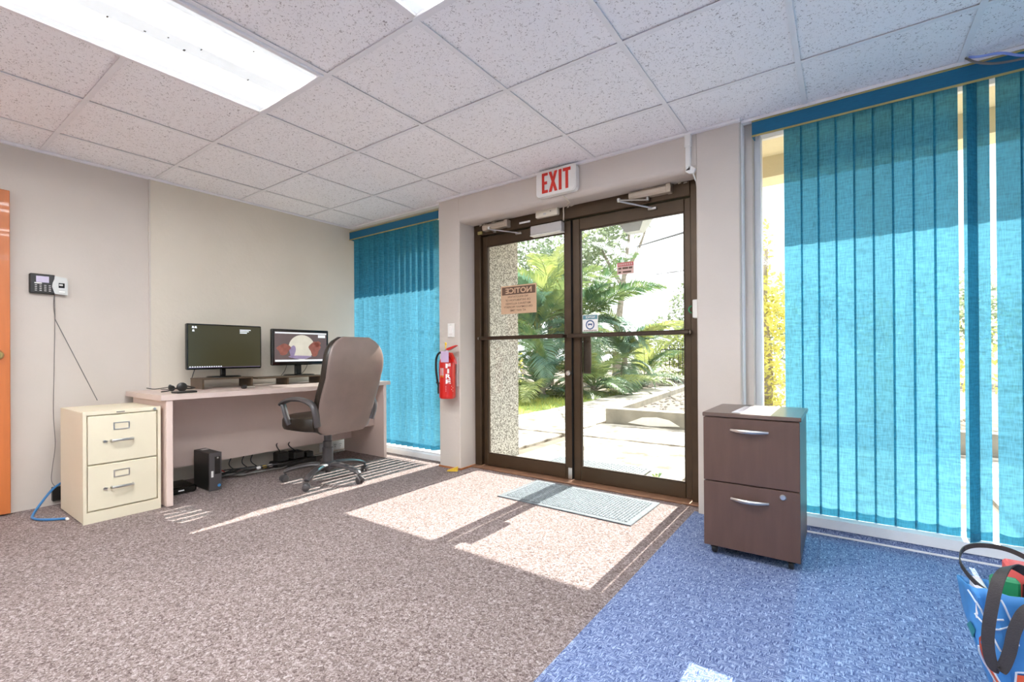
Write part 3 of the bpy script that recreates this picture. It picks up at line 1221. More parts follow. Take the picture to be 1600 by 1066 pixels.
b.tube(smooth_path([(2.60, -.012, 2.10), (2.62, .05, 2.07), (2.57, .12, 2.085), (2.53, .17, 2.09), (2.500, .180, 2.085), (2.498, .184, 2.03), (2.495, .186, 1.985)], 6), .0045, 6)
tag(b.build('sign_cable', 'cream_plastic'), 'thin white cable running from the EXIT sign down to the lock box', 'cable')

t = thing('exit_sign', 'white exit sign with red EXIT letters above the glass doors', 'exit sign', (2.565, -.03, 2.105))
b = MB()
cx, cz, hw, hh, rr = 2.565, 2.204, .163, .093, .028
poly = []
for (sx, sz, a0) in ((1, 1, 0), (-1, 1, 90), (-1, -1, 180), (1, -1, 270)):
    for k in range(6):
        a = math.radians(a0 + 90 * k / 5)
        poly.append((cx + sx * (hw - rr) + rr * math.cos(a), cz + sz * (hh - rr) + rr * math.sin(a)))
b.prism(poly, 'y', -.050, -.006)
b.prism([(cx + (p - cx) * .97, cz + (q - cz) * .95) for p, q in poly], 'y', -.055, -.050)
b.build('housing', 'white_plastic', t)
b = MB()
b.box(2.45, 2.68, -.04, 0.0, 2.292, 2.305, .003)
b.build('mount', 'grey_plastic', t)
lb = MB()
y0, y1 = -.0585, -.055
zb, zt = 2.132, 2.276
sw = .019


def quad(b, pts):
    b.prism(pts, 'y', y0, y1)


E0 = 2.455
for q in ((E0, E0 + sw, zb, zt), (E0 + sw, E0 + .048, zt - .02, zt), (E0 + sw, E0 + .042, cz - .01, cz + .010), (E0 + sw, E0 + .048, zb, zb + .02)):
    lb.box(q[0], q[1], y0, y1, q[2], q[3])
lb.build('letter', 'red_letter', t)
lb = MB()
X0, X1 = 2.512, 2.582
xm, zm = (X0 + X1) / 2, (zb + zt) / 2
quad(lb, [(X0, zb), (X0 + .022, zb), (xm, zm - .030), (X1 - .022, zb), (X1, zb), (xm + .011, zm), (X1, zt), (X1 - .022, zt), (xm, zm + .030), (X0 + .022, zt), (X0, zt), (xm - .011, zm)])
lb.build('letter', 'red_letter', t)
lb = MB()
lb.box(2.594, 2.594 + sw + .003, y0, y1, zb, zt)
lb.build('letter', 'red_letter', t)
lb = MB()
lb.box(2.628, 2.688, y0, y1, zt - .022, zt)
lb.box(2.648, 2.669, y0, y1, zb, zt - .022)
lb.build('letter', 'red_letter', t)

t = thing('cable_raceway', 'white cable raceway running down the header above the right door corner', 'raceway', (3.475, -.01, 2.08))
b = MB()
b.box(3.447, 3.487, -.022, 0.0, 2.22, 2.30, .005)
b.build('upper_cover', 'white_plastic', t)
b = MB()
b.box(3.452, 3.484, -.018, 0.0, 2.075, 2.22, .004)
b.prism([(3.452, 2.075), (3.484, 2.105), (3.512, 2.08), (3.500, 2.055), (3.475, 2.058)], 'y', -.018, 0.002)
b.build('lower_cover', 'white_plastic', t)
b = MB()
b.tube(smooth_path([(3.492, -.004, 2.062), (3.500, .02, 2.03), (3.5045, .05, 1.97), (3.5045, .09, 1.6), (3.5045, .10, 1.30)], 6), .005, 6)
b.build('lead', 'white_plastic', t)
t = thing('jamb_box', 'small white box on the right door jamb beside the push bar', 'sensor', (3.48, .12, 1.19))
b = MB()
b.box(3.462, 3.5095, .085, .14, 1.19, 1.305, .004)
b.build('housing', 'white_plastic', t)
b = MB()
b.tube(arc((3.458, .10, 1.245), .022, 100, 260, 8), .004, 6)
b.build('loop', 'bag_green', t)

t = thing('light_switch', 'white light switch on the pilaster left of the doors', 'switch', (1.507, 0, 1.118))
b = MB()
b.box(1.468, 1.546, -.008, 0, 1.118, 1.236, .003)
b.build('wall_plate', 'white_plastic', t)
b = MB()
b.box(1.490, 1.524, -.013, -.008, 1.143, 1.211, .002)
b.build('rocker', 'white_letter', t)
b = MB()
b.lathe([(0, -.010), (.0035, -.009), (.0035, -.007)], (1.507, 0, 1.226), 8, 'y')
b.build('screw', 'nickel', t)
b = MB()
b.lathe([(0, -.010), (.0035, -.009), (.0035, -.007)], (1.507, 0, 1.128), 8, 'y')
b.build('screw', 'nickel', t)


# signs on the glass, seen from behind (mirror writing)
def sign(name, label, x0, x1, z0, z1, m):
    t = thing(name, label, 'sign', ((x0 + x1) / 2, .240, z0))
    b = MB()
    b.box(x0, x1, .2395, .2425, z0, z1)
    b.build('sheet', m, t)
    return t


YS = .2388
t = sign('notice_sign', 'tan notice sign in mirror writing on the left door glass', 1.857, 2.212, 1.308, 1.545, 'tan_sign')
b = MB()
b.box(1.868, 2.202, YS, .2395, 1.468, 1.534)
b.build('banner', 'brown_print', t)
text_mb('NOTICE', 1.905, 2.168, 1.478, 1.524, YS - .0006, True, .03).build('lettering', 'tan_sign', t)
rows = [('NO SOLICITATION', 1.93, 2.13), ('OR DISTRIBUTION OF', 1.905, 2.155), ('MATERIALS ALLOWED', 1.905, 2.155),
        ('ON COMPANY PROPERTY', 1.885, 2.175), ('AT ANY TIME', 1.95, 2.11)]
for k, (s_, a, c) in enumerate(rows):
    z = 1.442 - k * .0285
    text_mb(s_, a, c, z, z + .0165, YS, True, .012).build('lettering', 'brown_print', t)
t = sign('warning_sign', 'small pink sign with a red banner on the right door glass', 2.902, 3.026, 1.538, 1.623, 'pink_sign')
b = MB()
b.box(2.904, 3.024, YS, .2395, 1.595, 1.621)
b.build('banner', 'red_print', t)
b = MB()
for k in range(7):
    b.box(2.912 + k * .0155, 2.912 + k * .0155 + .010, YS - .0006, YS, 1.601, 1.615)
b.build('banner_print', 'pink_sign', t)
b = MB()
for (a, c) in ((2.912, 2.935), (2.942, 2.985), (2.990, 3.016)):
    b.box(a, c, YS, .2395, 1.573, 1.587)
for (a, c) in ((2.912, 2.932), (2.945, 3.008)):
    b.box(a, c, YS, .2395, 1.547, 1.559)
b.build('print', 'brown_print', t)
t = sign('mask_sign', 'small white and teal sign with a masked face on the right door glass', 2.622, 2.749, 1.137, 1.263, 'white_letter')
b = MB()
b.box(2.626, 2.745, YS, .2395, 1.228, 1.259)
b.build('banner', 'teal_print', t)
text_mb('NOTICE', 2.650, 2.725, 1.236, 1.252, YS - .0006, True, .02).build('lettering', 'white_letter', t)
b = MB()
n = 28
ring_o = [(2.686 + .036 * math.cos(2 * PI * k / n), YS, 1.187 + .036 * math.sin(2 * PI * k / n)) for k in range(n)]
ring_i = [(2.686 + .027 * math.cos(2 * PI * k / n), YS, 1.187 + .027 * math.sin(2 * PI * k / n)) for k in range(n)]
b.add(ring_o + ring_i, [(k, (k + 1) % n, (k + 1) % n + n, k + n) for k in range(n)])
b.prism([(2.668, 1.196), (2.704, 1.196), (2.700, 1.176), (2.693, 1.186), (2.679, 1.186), (2.672, 1.176)], 'y', YS, YS + .0004)
b.build('pictogram', 'blue_print', t)
b = MB()
for k in range(8):
    b.box(2.634 + k * .0135, 2.634 + k * .0135 + .009, YS, .2395, 1.141, 1.148)
b.build('print', 'brown_print', t)

# door wedge
t = MB()
t.prism([(1.515, 0.0005), (1.515, .006), (1.595, .034), (1.602, .034), (1.602, .0005)], 'y', -.055, -.02)
t.xf(Matrix.Translation((1.56, -.037, 0)) @ Matrix.Rotation(.5, 4, 'Z') @ Matrix.Translation((-1.565, .015, 0)))
tag(t.build('door_wedge', 'yellow'), 'yellow door wedge on the carpet at the foot of the left pilaster', 'doorstop')


# mats
def door_mat(name, label, x0, x1, y0, y1, z, cols, rows, border, skew=0.0, m1='mat_rubber', m2='mat_loop'):
    t = thing(name, label, 'mat', ((x0 + x1) / 2, (y0 + y1) / 2, z))
    cx, cy = (x0 + x1) / 2, (y0 + y1) / 2
    b = MB()
    b.box(x0 - cx, x1 - cx, y0 - cy, y1 - cy, 0, .006, .003)
    b.build('backing', m1, t, local=True)
    p = MB()
    nxx, nyy = cols, rows
    dx = (x1 - x0 - 2 * border) / nxx
    dy = (y1 - y0 - 2 * border) / nyy
    for i in range(nxx):
        for j in range(nyy):
            ax, ay = x0 - cx + border + i * dx, y0 - cy + border + j * dy
            if (i + j) % 2:
                p.box(ax + dx * .1, ax + dx * .9, ay + dy * .3, ay + dy * .7, .006, .010)
            else:
                p.box(ax + dx * .3, ax + dx * .7, ay + dy * .1, ay + dy * .9, .006, .010)
    o = p.build('ribs', m2, t, local=True)
    o['kind'] = 'stuff'
    t.rotation_euler = (0, 0, skew)
    return t


door_mat('door_mat', 'grey ribbed door mat on the carpet inside the glass doors', 2.30, 3.255, -.415, .075, 0.0005, 44, 22, .035, -.02)
door_mat('outdoor_mat', 'worn grey mat on the paving just outside the doors', 2.02, 2.92, .62, .93, -.002, 30, 10, .03, .03)

# ------------------------------------------------------------------ fire extinguisher
ex, ey = 1.535, -.085
t = thing('fire_extinguisher', 'red fire extinguisher hanging on the pilaster left of the doors', 'fire extinguisher', (ex, ey, .605))
b = MB()
b.lathe([(0, .605), (.058, .606), (.066, .614), (.068, .63), (.068, .90), (.062, .925), (.045, .948), (.026, .962), (.022, .985), (0, .985)], (ex, ey, 0), 28)
b.build('cylinder', 'ext_red', t)
b = MB()
b.lathe([(.020, .975), (.026, .985), (.024, 1.005), (.012, 1.012), (0, 1.012)], (ex, ey, 0), 16)
b.build('valve', 'nickel', t)
b = MB()
b.prism([(ex - .012, 1.01), (ex + .02, 1.028), (ex + .105, 1.048), (ex + .11, 1.042), (ex + .03, 1.008), (ex - .01, .998)], 'y', ey - .012, ey + .012)
b.build('lever', 'ext_red', t)
b = MB()
b.prism([(ex + .018, .99), (ex + .05, .985), (ex + .085, .93), (ex + .098, .895), (ex + .085, .905), (ex + .04, .955), (ex + .018, .965)], 'y', ey - .012, ey + .012)
b.build('carry_handle', 'ext_red', t)
b = MB()
b.tube([(ex + .0, ey - .02, 1.02), (ex + .004, ey - .02, 1.05)], .005, 8)
b.lathe([(.008, -.003), (.013, 0), (.008, .003)], (ex + .004, ey - .02, 1.06), 12, 'y')
b.build('safety_pin', 'yellow', t)
b = MB()
b.tube(smooth_path([(ex - .015, ey - .02, .985), (ex - .06, ey - .03, .985), (ex - .095, ey - .03, .94), (ex - .10, ey - .03, .85), (ex - .085, ey - .03, .75), (ex - .072, ey - .03, .71), (ex - .068, ey - .03, .67)], 6), .009, 8)
b.build('hose', 'black_rubber', t)
b = MB()
b.tube([(ex - .095, ey - .03, .735), (ex - .03, ey - .066, .735)], .006, 6)
b.tube([(ex - .072, ey - .03, .70), (ex - .066, ey - .03, .645)], [.010, .013], 8)
b.build('nozzle', 'black_rubber', t)
b = MB()
b.box(ex - .05, ex + .05, -.018, 0, .70, .95, .004)
b.build('bracket', 'grey_plastic', t)
TA = math.atan2(-2.95, 2.7)                       # direction of the label on the cylinder


def on_cyl(mb, ang, r=.0705):
    """wrap flat (x, z) lettering, given about x = 0, round the cylinder at the angle"""
    out = []
    for p in mb.v:
        a = ang + p.x / r
        out.append(Vector((ex + r * math.cos(a), ey + r * math.sin(a), p.z)))
    mb.v = out
    return mb


b = MB()
rr_ = []
for zz in (.725, .905):
    rr_.append([(x_, 0, zz) for x_ in [-.03 + .06 * k / 8 for k in range(9)]])
b.add(rr_[0] + rr_[1], [(k, k + 1, k + 10, k + 9) for k in range(8)])
on_cyl(b, TA + .12, .0695).build('label_band', 'label_red', t)
b = MB()
rr_ = []
for zz in (.655, .725):
    rr_.append([(x_, 0, zz) for x_ in [-.045 + .09 * k / 8 for k in range(9)]])
b.add(rr_[0] + rr_[1], [(k, k + 1, k + 10, k + 9) for k in range(8)])
b2 = MB()
for k in range(4):
    b2.box(-.03, .035 - .012 * (k % 2), -.0002, .0002, .668 + k * .013, .673 + k * .013)
on_cyl(b2, TA + .25, .0692).build('label_print', 'white_letter', t)
for k, ch in enumerate('FIRE'):
    zt_ = .897 - k * .043
    w = .021 if ch != 'I' else .008
    on_cyl(text_mb(ch, -w, w, zt_ - .037, zt_, 0, False, .035), TA + .12, .0715).build('lettering', 'white_letter', t)
b = MB()
b.box(-.018, .012, -.0002, .0002, .80, .86)
on_cyl(b, TA - .62, .0692).build('inspection_label', 'white_letter', t)
b = MB()
b.box(-.018, .012, -.0002, .0002, .785, .80)
on_cyl(b, TA - .62, .0692).build('inspection_label', 'yellow', t)
b = MB()
b.box(-.028, .036, -.0005, .0005, .908, .998)
b.xf(Matrix.Translation((ex + .030, ey - .066, 0)) @ Matrix.Rotation(.6, 4, 'Z'))
b.build('tag', 'tag_lilac', t)

# ------------------------------------------------------------------ left wall: orange door, time clock
d1 = sempty('door_1', 'orange varnished wooden door at the left edge of the picture', 'door', (0, -2.84, 0))
b = MB()
b.box(0.0, .045, -3.29, -2.392, .01, 2.0, .003)
b.build('door_slab', 'orange_door', d1)
b = MB()
b.lathe([(0, .095), (.022, .094), (.030, .082), (.028, .068), (.012, .062), (.011, .05), (.032, .047), (.034, .045)], (0, -2.452, .985), 20, 'x')
b.build('door_knob', 'brass', d1)
b = MB()
b.box(.018, .03, -2.3925, -2.3895, .955, 1.015)
b.build('latch_plate', 'brass', d1)

t = thing('time_clock', 'black and silver fingerprint time clock on the left wall', 'time clock', (0, -2.215, 1.378))
b = MB()
b.box(.002, .032, -2.306, -2.185, 1.380, 1.507, .006)
b.build('black_body', 'black_plastic', t)
b = MB()
wave = [(-2.190, 1.500), (-2.192, 1.478), (-2.200, 1.455), (-2.203, 1.430), (-2.196, 1.405), (-2.190, 1.383), (-2.128, 1.380), (-2.126, 1.470), (-2.134, 1.492)]
b.prism(wave, 'x', .002, .036)
b.build('silver_body', 'silver_plastic', t)
b = MB()
b.box(.032, .0335, -2.276, -2.217, 1.452, 1.492)
b.build('display', 'lcd', t)
b = MB()
b.box(.032, .034, -2.284, -2.25, 1.443, 1.450)
b.build('display_trim', 'white_plastic', t)
for r_ in range(4):
    for c_ in range(4):
        b = MB()
        yy, zz = -2.283 + c_ * .0215, 1.431 - r_ * .0115
        b.box(.032, .0345, yy, yy + .011, zz, zz + .005, .001)
        b.build('key', 'grey_plastic', t)
b = MB()
b.box(.036, .0375, -2.172, -2.143, 1.425, 1.456)
b.build('scanner_well', 'black_gloss', t)
b = MB()
b.box(.0375, .041, -2.170, -2.152, 1.438, 1.449, .001)
b.build('scanner_prism', 'silver_plastic', t)
b = MB()
b.box(.036, .0372, -2.170, -2.142, 1.396, 1.404)
b.build('maker_plate', 'white_letter', t)
b = MB()
b.tube(smooth_path([(.016, -2.190, 1.38), (.012, -2.192, 1.30), (.010, -2.186, 1.20), (.008, -2.190, .9), (.008, -2.194, .6), (.008, -2.186, .4), (.010, -2.20, .25), (.016, -2.205, .16), (.02, -2.175, .10)], 6), .0016, 6)
tag(b.build('clock_cord', 'cord_grey'), 'thin grey cord hanging down the wall from the time clock', 'cord')
b = MB()
b.tube([(.012, -2.188, 1.38), (.014, -2.186, 1.22), (.06, -1.985, .672)], .0024, 6)
tag(b.build('data_cable', 'cord_grey'), 'straight taut cable slanting from the time clock to the beige cabinet', 'cable')
b = MB()
b.tube(smooth_path([(.10, -2.17, .16), (.13, -2.23, .12), (.20, -2.315, .02), (.29, -2.33, .008), (.38, -2.29, .008), (.455, -2.222, .010)], 8), .007, 8)
t = tag(b.build('network_cable', 'cord_blue'), 'blue network cable curling on the carpet beside the beige cabinet', 'cable')
b = MB()
b.box(.445, .475, -2.225, -2.210, .002, .014, .002)
b.build('plug', 'white_plastic', t)
b = MB()
b.box(.001, .03, -2.205, -2.15, .03, .12, .003)
tag(b.build('power_adapter', 'black_plastic'), 'black plug adapter at the wall foot behind the beige cabinet', 'adapter')

# ------------------------------------------------------------------ beige filing cabinet (drawers face +x)
t = thing('filing_cabinet', 'beige metal two drawer filing cabinet beside the desk', 'cabinet', (.41, -2.0, 0))
FZ = .652
b = MB()
b.box(.155, .645, -2.188, -1.812, .004, FZ - .004, .002)
b.box(.645, .662, -2.188, -2.172, 0, FZ)
b.box(.645, .662, -1.828, -1.812, 0, FZ)
b.box(.645, .662, -2.172, -1.828, FZ - .022, FZ)
b.box(.645, .662, -2.172, -1.828, 0, .065)
b.build('body', 'beige_metal', t)
for z0, z1 in ((.072, .333), (.341, FZ - .030)):
    b = MB()
    b.box(.646, .664, -2.167, -1.834, z0, z1, .003)
    dw = b.build('drawer', 'beige_metal', t)
    zc = z0 + (z1 - z0) * .46
    b = MB()
    b.tube([(.664, -2.062, zc), (.690, -2.058, zc + .002), (.694, -2.045, zc + .002), (.694, -1.975, zc + .002), (.690, -1.962, zc + .002), (.664, -1.958, zc)], .0065, 8, flat=(1, 1.2))
    b.build('handle', 'nickel', dw)
    b = MB()
    b.tube([(.664, -2.092, zc), (.676, -2.092, zc)], .008, 12)
    b.box(.668, .676, -2.10, -2.078, zc - .004, zc + .004, .002)
    b.build('thumb_latch', 'nickel', dw)
    zl = z0 + (z1 - z0) * .76
    b = MB()
    for q in ((-2.050, -1.972, zl - .022, zl - .017), (-2.050, -1.972, zl + .017, zl + .022), (-2.050, -2.044, zl - .017, zl + .017), (-1.978, -1.972, zl - .017, zl + .017)):
        b.box(.664, .6675, q[0], q[1], q[2], q[3])
    b.build('label_holder', 'nickel', dw)
    b = MB()
    b.box(.664, .665, -2.044, -1.978, zl - .017, zl + .017)
    b.build('label_card', 'beige_metal', dw)
b = MB()
b.tube([(.662, -1.845, FZ - .012), (.672, -1.845, FZ - .012)], .007, 12)
b.build('lock', 'nickel', t)
b = MB()
b.box(.662, .663, -2.035, -1.995, FZ - .017, FZ - .011)
b.build('maker_plate', 'cord_grey', t)

# ------------------------------------------------------------------ desk
DT = .722
t = thing('office_desk', 'long pinkish laminate office desk against the left wall', 'desk', (.36, -.9, 0))
poly = [(.03, -1.822), (.70, -1.822)]
for k in range(1, 20):
    u = k / 20
    poly.append((.70 + .055 * math.sin(PI * u), -1.822 + u * 1.837))
poly += [(.70, .015), (.03, .015)]
b = MB()
b.prism(poly, 'z', DT - .034, DT)
b.build('desk_top', 'desk_laminate', t)
for y0_, y1_ in ((-1.792, -1.755), (-.062, -.028)):
    b = MB()
    b.box(.075, .695, y0_, y1_, .004, DT - .034, .003)
    b.build('side_panel', 'desk_laminate_panel', t)
b = MB()
b.box(.18, .20, -1.755, -.062, .145, DT - .034)
b.build('modesty_panel', 'desk_laminate_panel', t)
b = MB()
b.box(.20, .545, -.36, -.064, .295, .655, .003)
pd = b.build('pedestal', 'desk_laminate_panel', t)
b = MB()
b.box(.546, .562, -.358, -.068, .297, .62, .003)
b.build('drawer_front', 'desk_laminate', pd)
b = MB()
b.tube([(.09, -1.60, DT), (.09, -1.60, DT + .003)], .03, 18)
b.build('grommet', 'black_plastic', t)

# monitor risers
def riser(name, label, y0, y1, panels, z=DT + .082, x0=.13, x1=.35):
    t = thing(name, label, 'monitor stand', ((x0 + x1) / 2, (y0 + y1) / 2, DT))
    b = MB()
    b.box(x0, x1, y0, y1, z - .012, z, .002)
    b.build('shelf', 'dark_wood', t)
    for p in panels:
        b = MB()
        b.box(x0 + .005, x1 - .002, p, p + .012, DT + .0005, z - .012, .001)
        b.build('side_panel', 'dark_wood', t)
    return t


riser('monitor_riser', 'dark wooden riser under the blank left monitor', -1.452, -1.085, (-1.452, -1.10))
riser('monitor_riser', 'dark wooden riser under the right monitor behind the chair', -1.04, -.42, (-.79, -.48), DT + .07, .13, .33)


def monitor(name, label, y0, y1, z0, z1, x, zdesk, bez, pix, stand_y, neck_w, foot):
    t = thing(name, label, 'monitor', (x, (y0 + y1) / 2, zdesk))
    b = MB()
    b.box(x - .022, x + .012, y0, y1, z0, z1, .006)
    b.box(x - .05, x - .02, y0 + .12, y1 - .12, z0 + .08, z1 - .06, .01)
    b.build('casing', 'black_gloss', t)
    b = MB()
    b.box(x + .012, x + .0135, y0 + bez, y1 - bez, z0 + bez * 1.4, z1 - bez)
    scr = b.build('screen', pix, t)
    b = MB()
    b.box(x - .045, x - .015, stand_y - neck_w / 2, stand_y + neck_w / 2, zdesk + .01, z0 + .10, .004)
    b.build('neck', 'black_gloss', t)
    b = MB()
    rings = [superloop(x - .01, stand_y, zdesk + h_, foot[0] * k_, foot[1] * k_, 2.6, 24) for h_, k_ in ((.0005, 1), (.006, 1), (.011, .92))]
    b.loops(rings)
    b.build('foot', 'black_gloss', t)
    return t, scr


m1, s1 = monitor('desktop_monitor', 'large black monitor with a blank dark screen on the desk', -1.512, -.962, .868, 1.218, .22, DT + .082, .010, 'screen_off', -1.245, .035, (.085, .12))
xs_ = .2337
b = MB()
for k in range(14):
    b.box(xs_, xs_ + .0006, -1.495 + k * .0165, -1.495 + k * .0165 + .010, .886, .893)
b.build('taskbar_icons', 'screen_light', s1)
b = MB()
b.box(xs_, xs_ + .0004, -1.500, -.975, .882, .8845)
b.build('taskbar', 'screen_violet', s1)
for yy, zz in ((-1.470, 1.190), (-1.452, 1.190), (-1.468, 1.165)):
    b = MB()
    b.prism([(yy - .008, zz - .006), (yy + .008, zz - .008), (yy + .006, zz + .008), (yy - .005, zz + .009)], 'x', xs_, xs_ + .0006)
    b.build('desktop_icon', 'screen_light', s1)
b = MB()
for k in range(3):
    b.box(xs_, xs_ + .0006, -1.135, -1.05 - .015 * k, 1.177 - k * .012, 1.184 - k * .012)
b.build('desktop_note', 'screen_light', s1)

m2, s2 = monitor('desktop_monitor', 'black monitor showing a colourful picture, partly behind the chair', -.858, -.315, .885, 1.205, .19, DT + .07, .022, 'screen_dark', -.60, .055, (.10, .13))
xs_ = .2037
b = MB()
b.box(xs_, xs_ + .0005, -.832, -.34, 1.166, 1.178)
b.build('title_bar', 'screen_light', s2)
b = MB()
b.box(xs_, xs_ + .0005, -.832, -.34, .918, .934)
b.build('taskbar', 'screen_light', s2)
b = MB()
pc_ = [(-.585 + .125 * math.cos(2 * PI * k / 32), 1.045 + .112 * math.sin(2 * PI * k / 32)) for k in range(32)]
b.prism(pc_, 'x', xs_, xs_ + .0004)
b.build('picture_disc', 'screen_pale', s2)
for (yy, zz, a_, c_, mm) in ((-.46, 1.03, .055, .06, 'screen_red'), (-.755, 1.025, .06, .045, 'screen_red'), (-.675, 1.005, .028, .06, 'screen_violet'), (-.43, 1.075, .03, .025, 'screen_red'), (-.60, .955, .10, .018, 'screen_violet')):
    b = MB()
    b.prism([(yy + a_ * (1 + .25 * math.sin(3 * w)) * math.cos(w), zz + c_ * (1 + .2 * math.cos(2 * w + yy * 20)) * math.sin(w)) for w in [2 * PI * k / 18 for k in range(18)]], 'x', xs_ + .0004, xs_ + .0008)
    b.build('picture_blob', mm, s2)
b = MB()
b.box(xs_, xs_ + .0006, -.425, -.352, 1.135, 1.16)
b.build('picture_note', 'screen_light', s2)
b = MB()
b.tube([(.18, -1.44, .87), (.17, -1.455, .805)], .003, 6)
b.tube(smooth_path([(.16, -.70, .90), (.16, -.72, .84), (.17, -.76, .795)], 4), .0025, 6)
b.tube(smooth_path([(.16, -.50, .90), (.16, -.53, .84), (.17, -.58, .795)], 4), .0025, 6)
tag(b.build('monitor_leads', 'cord_dark'), 'thin dark leads hanging behind the two monitors', 'cable', kind='stuff')

# headset, phone, webcam
t = thing('headset', 'black headset lying on the left end of the desk', 'headset', (.42, -1.63, DT))
b = MB()
b.lathe([(0, -.02), (.025, -.018), (.031, -.005), (.031, .012), (.018, .02), (0, .021)], (.42, -1.61, DT + .032), 18, 'x')
b.build('ear_cup', 'black_plastic', t)
b = MB()
b.lathe([(0, -.012), (.016, -.011), (.021, 0), (.016, .011), (0, .012)], (.36, -1.65, DT + .022), 18, 'x')
b.build('ear_cup', 'black_plastic', t)
b = MB()
b.tube(smooth_path([(.42, -1.60, DT + .045), (.38, -1.52, DT + .02), (.30, -1.50, DT + .010), (.27, -1.57, DT + .012), (.30, -1.64, DT + .02), (.36, -1.66, DT + .045)], 6), .006, 8, flat=(1.4, .8))
b.build('headband', 'black_plastic', t)
b = MB()
b.tube(smooth_path([(.42, -1.63, DT + .03), (.45, -1.70, DT + .012), (.46, -1.745, DT + .008)], 5), .004, 6)
b.build('microphone', 'black_plastic', t)
b = MB()
b.tube(smooth_path([(.35, -1.67, DT + .03), (.30, -1.73, DT + .02), (.27, -1.77, DT + .028)], 5), .003, 6)
b.build('cord', 'black_plastic', t)
b = MB()
b.box(.545, .625, -1.715, -1.59, DT + .0005, DT + .012, .003)
b.xf(Matrix.Translation((.585, -1.65, 0)) @ Matrix.Rotation(.15, 4, 'Z') @ Matrix.Translation((-.585, 1.65, 0)))
t = tag(b.build('desk_phone', 'black_plastic'), 'flat black phone lying on the desk in front of the headset', 'phone')
t = thing('webcam', 'small black and silver webcam lying at the desk front', 'webcam', (.55, -1.23, DT))
b = MB()
b.lathe([(0, -.016), (.014, -.015), (.016, 0), (.014, .015), (0, .016)], (.55, -1.25, DT + .0165), 14, 'y')
b.build('lens_housing', 'black_plastic', t)
b = MB()
b.tube([(.55, -1.235, DT + .012), (.535, -1.165, DT + .010)], .0085, 10)
b.build('barrel', 'nickel', t)

# ------------------------------------------------------------------ under the desk
t = thing('desktop_computer', 'small black computer tower on the carpet under the desk', 'computer', (.40, -1.44, 0))
LX, RX, FY, BY = .27, .535, -1.482, -1.40
b = MB()
b.box(LX, RX - .012, FY, BY, .004, .272, .003)
b.build('case', 'black_plastic', t)
b = MB()
b.box(RX - .012, RX, FY, BY, .002, .274, .003)
fp = b.build('front_panel', 'chair_plastic', t)
b = MB()
b.box(RX, RX + .001, FY + .012, FY + .026, .10, .145)
b.build('port_strip', 'white_plastic', fp)
b = MB()
b.box(RX, RX + .001, FY + .035, BY - .010, .12, .245)
b.build('drive_bay', 'black_gloss', fp)
b = MB()
b.lathe([(0, .002), (.006, .0015), (.006, 0)], (RX, FY + .055, .235), 12, 'x')
b.build('power_button', 'nickel', fp)
b = MB()
b.lathe([(0, .0012), (.011, .001), (.011, 0)], (RX, BY - .018, .035), 14, 'x')
b.build('badge', 'cord_blue', fp)
b = MB()
b.box(.33, .37, FY + .02, BY - .02, .2755, .277)
b.build('case_label', 'paper', t)

t = thing('network_box', 'flat black network box on the carpet behind the computer tower', 'router', (.33, -1.62, 0))
b = MB()
b.box(.20, .44, -1.715, -1.525, .004, .052, .010)
b.build('housing', 'black_gloss', t)
b = MB()
b.box(.4402, .4412, -1.64, -1.605, .024, .032)
b.build('indicator', 'white_letter', t)
b = MB()
b.tube([(.30, -1.66, .0525), (.30, -1.66, .056)], .024, 16)
b.build('emblem', 'teal_print', t)

for k in range(7):                                     # cables under the desk
    y0_ = -1.42 + random.uniform(-.02, .05)
    pts = []
    for q in range(12):
        u = q / 11
        pts.append((.16 + .06 * math.sin(u * 7 + k * 1.7) + .012 * k + .08 * u, y0_ + u * .78, .012 + .012 * (k % 3) + .012 * abs(math.sin(u * 9 + k))))
    b = MB()
    b.tube(smooth_path(pts, 3), .0055, 6)
    tag(b.build('floor_cable', 'cord_dark' if k % 3 else 'cord_grey'), ('dark' if k % 3 else 'grey') + ' cable in the tangle on the carpet under the desk', 'cable', ('dark' if k % 3 else 'grey') + ' tangled cables under the desk')
for k, (yy, col) in enumerate(((-1.20, 'label_red'), (-1.12, 'cord_dark'), (-1.02, 'cord_dark'), (-.95, 'cord_dark'), (-1.25, 'cord_dark'))):
    b = MB()
    b.tube(smooth_path([(.13, yy, .30), (.14, yy - .03, .17), (.16, yy - .07, .09), (.17, yy - .02, .03)], 5), .004, 6)
    tag(b.build('hanging_cable', col), 'red cable hanging behind the desk panel' if col == 'label_red' else 'dark cable hanging behind the desk panel down to the floor', 'cable', None if col == 'label_red' else 'hanging cables behind the desk panel')
t = thing('power_bar', 'power bar with a cluster of black plugs on the carpet behind the chair', 'power strip', (.22, -.72, 0))
b = MB()
b.box(.14, .30, -.86, -.50, .002, .05, .008)
b.build('strip', 'black_plastic', t)
for q in ((.17, .26, -.84, -.74, .05, .13), (.15, .27, -.70, -.60, .05, .115), (.20, .28, -.58, -.52, .05, .10)):
    b = MB()
    b.box(*q, .008)
    b.build('plug', 'black_plastic', t)
b = MB()
b.tube(smooth_path([(.22, -.80, .13), (.20, -.82, .20), (.17, -.72, .235), (.15, -.62, .22), (.14, -.55, .20)], 6), .0045, 6)
b.tube(smooth_path([(.22, -.66, .115), (.21, -.72, .18), (.18, -.66, .21), (.15, -.56, .205)], 6), .0045, 6)
b.build('lead', 'cord_dark', t)
